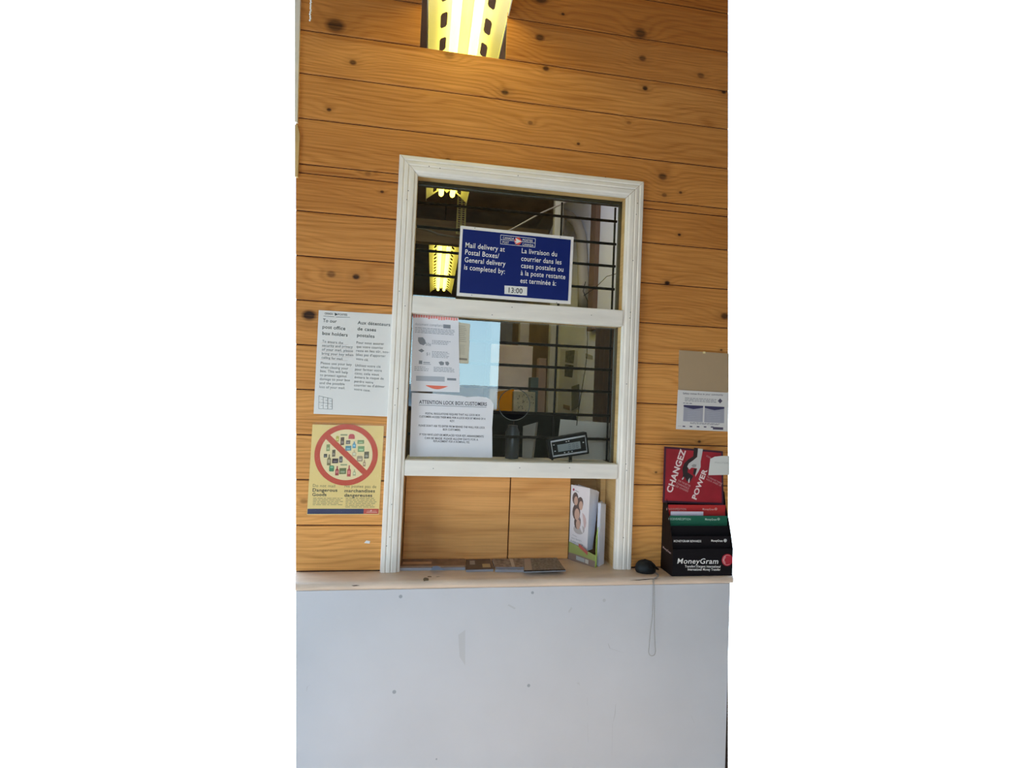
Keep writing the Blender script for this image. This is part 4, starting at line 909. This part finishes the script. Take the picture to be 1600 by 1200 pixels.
MB().hexa([S8.uv(0,1,-.002), S8.uv(1,1,-.002), S8.uv(1,1,-.003), S8.uv(0,1,-.003)], [S8.uv(0,.9,-.002), S8.uv(1,.9,-.002), S8.uv(1,.9,-.003), S8.uv(0,.9,-.003)]).build('header_stay', M_black, disp)
def on_hdr(mb_, t, a, b, h, bold=.014): S8.text(mb_, t, a, b, h, bold=bold, off=.0010)
mbx = MB(); S8.rect(mbx, 0, 0, 1, .035); S8.rect(mbx, 0, .035, .03, 1); S8.rect(mbx, .97, .035, 1, 1); S8.rect(mbx, .03, .965, .97, 1); mbx.build('dark_border', mat('border_dark', (0.05,0.014,0.03), .5), hd)
mbx = MB(); on_hdr(mbx, 'CHANGEZ', (1049.2,770.5),(1071.5,704), 10.5, .035); on_hdr(mbx, 'POWER', (1087.5,781),(1105,734.5), 9, .035); mbx.build('big_lettering', mat('pink_white', (0.80,0.62,0.60), .5), hd)
mbx = MB()
for t, a, b in (('FOR THE BETTER',(1059,752),(1078,761)),('CHANGEZ',(1056,755.5),(1076,765)),('LES CHOSES',(1054.5,760),(1074.5,769))): on_hdr(mbx, t, a, b, 3.2, .01)
for t, a, b in (('TO CHANGE THINGS',(1104,745.5),(1127.5,757)),('VOUS AVEZ LE',(1102.5,749.5),(1126,760)),('LE POUVOIR',(1103,713),(1110,717))): on_hdr(mbx, t, a, b, 2.8, .01)
mbx.build('small_lettering', mat('pink_dim', (0.62,0.32,0.32), .5), hd)
def hp(pts, mt_, nm, o): return MB().poly([P(x, y, S8.Y)+Vector((0,-o,0)) for x, y in pts]).build(nm, mt_, hd)
hp([(1084,699.5),(1093,700.5),(1090,718),(1086,722),(1080,727),(1075,730),(1074,738),(1079,741),(1083,744),(1078,753),(1073,752),(1070,745),(1066,748),(1067,741),(1066,732),(1069,724),(1075,718),(1083,713)], mat('print_black', (0.03,0.018,0.02), .5), 'printed_sleeve', .0009)
hp([(1090.5,700.5),(1098,701.5),(1096.5,711),(1094.5,721),(1094.5,730),(1091,737),(1086,745),(1086.5,739),(1089,732),(1084,731),(1080,730.5),(1077,734),(1073.5,729),(1076,724),(1083,719),(1089,714)], mat('print_hand', (0.56,0.54,0.52), .5), 'printed_hand', .0012)
hp([(1084,732),(1088.5,733),(1086,742),(1082.5,741)], mat('print_black', (0,0,0)), 'printed_finger', .0014)
hp([(1080,727),(1084,725),(1088,726),(1087,729.5),(1082,730)], mat('print_handgrey', (0.30,0.29,0.28), .5), 'printed_finger', .0015)
hp([(1065,748),(1068,744.5),(1068,748),(1065.5,750)], mat('print_hand', (0,0,0)), 'printed_fingertip', .0014)
hp([(1075,750),(1077.5,746),(1077,754),(1075,754.5)], mat('print_hand', (0,0,0)), 'printed_fingertip', .0014)
def tier_text(t, a, b, h, Y, mt_, nm, bold=.01, shear=0.0):
    mbx = MB(); p0, p1 = P(*a, Y), P(*b, Y); text_on(mbx, t, p0, p1, h*.00205, bold=bold, off=.0006, shear=shear)
    return mbx.build(nm, mt_, disp)
tier_text('SEND/EXPÉDITION', (1041,797),(1072,797.2), 3.6, -.042, mat('pinkish_ink', (0.75,0.35,0.32), .5), 'lettering')
tier_text('MoneyGram', (1097.5,797),(1116,797.3), 3.6, -.042, mat('pinkish_ink', (0,0,0)), 'lettering', .02)
tier_text('RECEIVE/RÉCEPTION', (1044.5,812.3),(1079,812.8), 3.6, -.056, mat('greenish_ink', (0.42,0.58,0.50), .5), 'lettering')
tier_text('MoneyGram', (1101.5,812.8),(1119.5,813.2), 3.6, -.056, mat('greenish_ink', (0,0,0)), 'lettering', .02)
tier_text('MONEYGRAM REWARDS', (1052.5,847),(1095.5,847.2), 3.8, -.078, M_white, 'lettering', .01)
tier_text('MoneyGram', (1111,846.3),(1129,846.6), 3.8, -.078, M_white, 'lettering', .02)
tier_text('MoneyGram', (1058,880.5),(1121.5,880.8), 9.0, -.0895, M_white, 'lettering', .008, .15)
tier_text('Transfert d\'argent international', (1070,886.5),(1125.5,887), 4.2, -.0895, M_white, 'lettering', .01)
tier_text('International Money Transfer', (1074.5,891.3),(1125.5,891.6), 4.2, -.0895, M_white, 'lettering', .01)
for px, py, r, Y, mt_ in ((1118.5,795.2,1.9,-.042,mat('pinkish_ink',(0,0,0))), (1122.5,811,1.9,-.056,mat('greenish_ink',(0,0,0))), (1133,844.5,2.3,-.078,M_white)):
    mbx = MB(); c = P(px, py, Y); mbx.tube([(c.x+r*.0021*math.cos(k*math.pi/8), Y-.0006, c.z+r*.0021*math.sin(k*math.pi/8)) for k in range(16)], .0009, 4, close=True); mbx.disc(c+Vector((0,-.0003,0)), r*.0010, h=.0006, seg=10); mbx.build('globe_mark', mt_, disp)
c = P(1136.2, 874.8, -.0895); gm = MB().disc(c+Vector((0,-.0001,0)), .0205, h=.0006, seg=32).build('red_globe', mat('globe_red', (0.45,0.02,0.04), .5), disp)
mbx = MB()
for r in (.0165,): mbx.tube([(c.x+r*math.cos(k*math.pi/16), -.0903, c.z+r*math.sin(k*math.pi/16)) for k in range(5, 28)], .0006, 4)
for a in (-.5, 0, .5): mbx.tube([(c.x-.012*math.cos(t)*math.cos(a)-.002, -.0903, c.z+.012*math.sin(t)+.006*a) for t in np.linspace(-1.2, 1.2, 9)], .0006, 4)
mbx.build('globe_lines', mat('globe_pink', (0.8,0.45,0.45), .5), gm)
# slanted marks on the left side
mbx = MB(); a, b = Vector((X0-.0020, -.030, zf(850,-.03))), Vector((X0-.0020, -.080, zf(861,-.08)))
text_on(mbx, 'MoneyGram', Vector((X0-.0018,-.018,zf(856,-.02))), Vector((X0-.0018,-.078,zf(866,-.08))), .008, nrm=(-1,0,0), bold=.010, off=.0004)
mbx.build('side_lettering', mat('side_ink', (0.5,0.36,0.36), .5), disp)
# white card sticking up between red and green tiers
cw = [P(1040,804.5,-.050), P(1099,805,-.050), P(1099,799.5,-.050), P(1042.5,799,-.050)]
cw[0].x = cw[3].x = X0+.004; cw[3].x += .003
cb = [Vector((cw[0].x, -.050, LZ+.001)), Vector((cw[1].x, -.050, LZ+.001))]
tag(MB().hexa([cb[0], cb[1], cb[1]+Vector((0,.0012,0)), cb[0]+Vector((0,.0012,0))], [cw[3], cw[2], cw[2]+Vector((0,.0012,0)), cw[3]+Vector((0,.0012,0))]).build('leaflet', mat('lilac_card', (0.62,0.56,0.66), .6)), 'pale lilac card in the pocket between the red and green tiers', 'leaflet')
# paper slip taped across the header
sl = [P(x, y, -.039) for x, y in ((1107,742.5),(1109,725),(1110,717),(1117,713.5),(1128,712.5),(1140,712.2),(1140,742)) ]
so_ = MB().extr(sl, (0,.0012,0)).build('paper_slip', mat('slip_white', (0.68,0.68,0.64), .6)); tag(so_, 'white paper slip stuck across the right side of the red hand poster', 'paper')
mbx = MB(); text_on(mbx, 'MASTER', P(1117,724,-.0396), P(1138,725,-.0396), .0065, off=.0001, bold=-.005); mbx.build('writing', mat('pencil', (0.42,0.42,0.40), .7), so_)

# black pen base with hanging bead chain
bc = Zp(1007.5, 892, LZ); bx, by = bc.x, -.040
root = empty('chain_holder', (bx, by, LZ), 'black rounded plastic holder between the window casing and the leaflet display', 'holder')
prof_ = [(.034,.0),(.036,.006),(.0355,.014),(.031,.024),(.023,.033),(.012,.039),(.002,.041)]
vs = []; sg_ = 24
for j, (r, z) in enumerate(prof_):
    for k in range(sg_):
        a = 2*math.pi*k/sg_; vs.append((bx+r*math.cos(a)*1.0 - z*.12, by+r*.80*math.sin(a), LZ+z))
f = [(j*sg_+k, j*sg_+(k+1)%sg_, (j+1)*sg_+(k+1)%sg_, (j+1)*sg_+k) for j in range(len(prof_)-1) for k in range(sg_)]+[tuple(range(sg_-1,-1,-1)), tuple((len(prof_)-1)*sg_+k for k in range(sg_))]
MB().mesh(vs, f).build('shell', mat('black_rubber', (0.012,0.014,0.015), .5, spec=.25), root, smooth=True)
MB().tube([Vector((bx-.020, by-.002, LZ+.030)), Vector((bx-.008, by-.010, LZ+.0405)), Vector((bx+.010, by-.012, LZ+.034)), Vector((bx+.024, by-.012, LZ+.024)), Vector((bx+.036, by-.006, LZ+.012)), Vector((bx+.046, by, LZ+.007))], [.004,.006,.007,.005,.004,.003], 10).build('strap', M_bar, root, smooth=True)
MB().disc((bx+.004, by-.0245, LZ+.024), .007, nrm=(0,-.8,.4), h=.003, seg=16).build('knob', M_bar, root)
def bez(pts, n=8):
    o = []; P_ = [Vector(p) for p in pts]
    for i in range(len(P_)-1):
        p0 = P_[max(i-1, 0)]; p1 = P_[i]; p2 = P_[i+1]; p3 = P_[min(i+2, len(P_)-1)]
        for k in range(n):
            t = k/n; o.append(.5*((2*p1)+(p2-p0)*t+(2*p0-5*p1+4*p2-p3)*t*t+(3*p1-p0-3*p2+p3)*t**3))
    return o+[P_[-1]]
s_a = Vector((bx+.020, by-.026, LZ+.004)); yk = -.1022
path = [s_a, Vector((bx+.024, -.085, LZ+.0015)), P(1020.5,906,-.1015), P(1020.8,918,yk), P(1019.5,960,yk), P(1016.5,985,yk), P(1014.5,1008,yk), P(1013.6,1018,yk), P(1015,1023,yk), P(1018.5,1024.8,yk), P(1022.5,1023,yk), P(1024.3,1017,yk), P(1023.4,1003,yk), P(1022.6,970,yk), P(1022.8,940,yk), P(1022.6,918,yk), P(1022.2,906,-.1015), Vector((bx+.0275, -.085, LZ+.0015)), Vector((bx+.025, by-.022, LZ+.004))]
pts = bez(path, 14)
# resample evenly into beads
dense = bez(path, 60); acc = 0; beads = [dense[0]]
for a, b in zip(dense[:-1], dense[1:]):
    acc += (b-a).length
    if acc > .0029: beads.append(b); acc = 0
mbx = MB(); mbx.tube(pts, .00045, 5)
for p in beads:
    r = .00115; mbx.tube([p+Vector((0,0,r*.95)), p+Vector((0,0,r*.5)), p-Vector((0,0,r*.5)), p-Vector((0,0,r*.95))], [r*.35, r, r, r*.35], 6)
tag(mbx.build('bead_chain', mat('steel_beads', (0.30,0.29,0.27), .35, .7), smooth=True), 'long loop of steel bead chain hanging over the ledge in front of the white panel', 'chain')
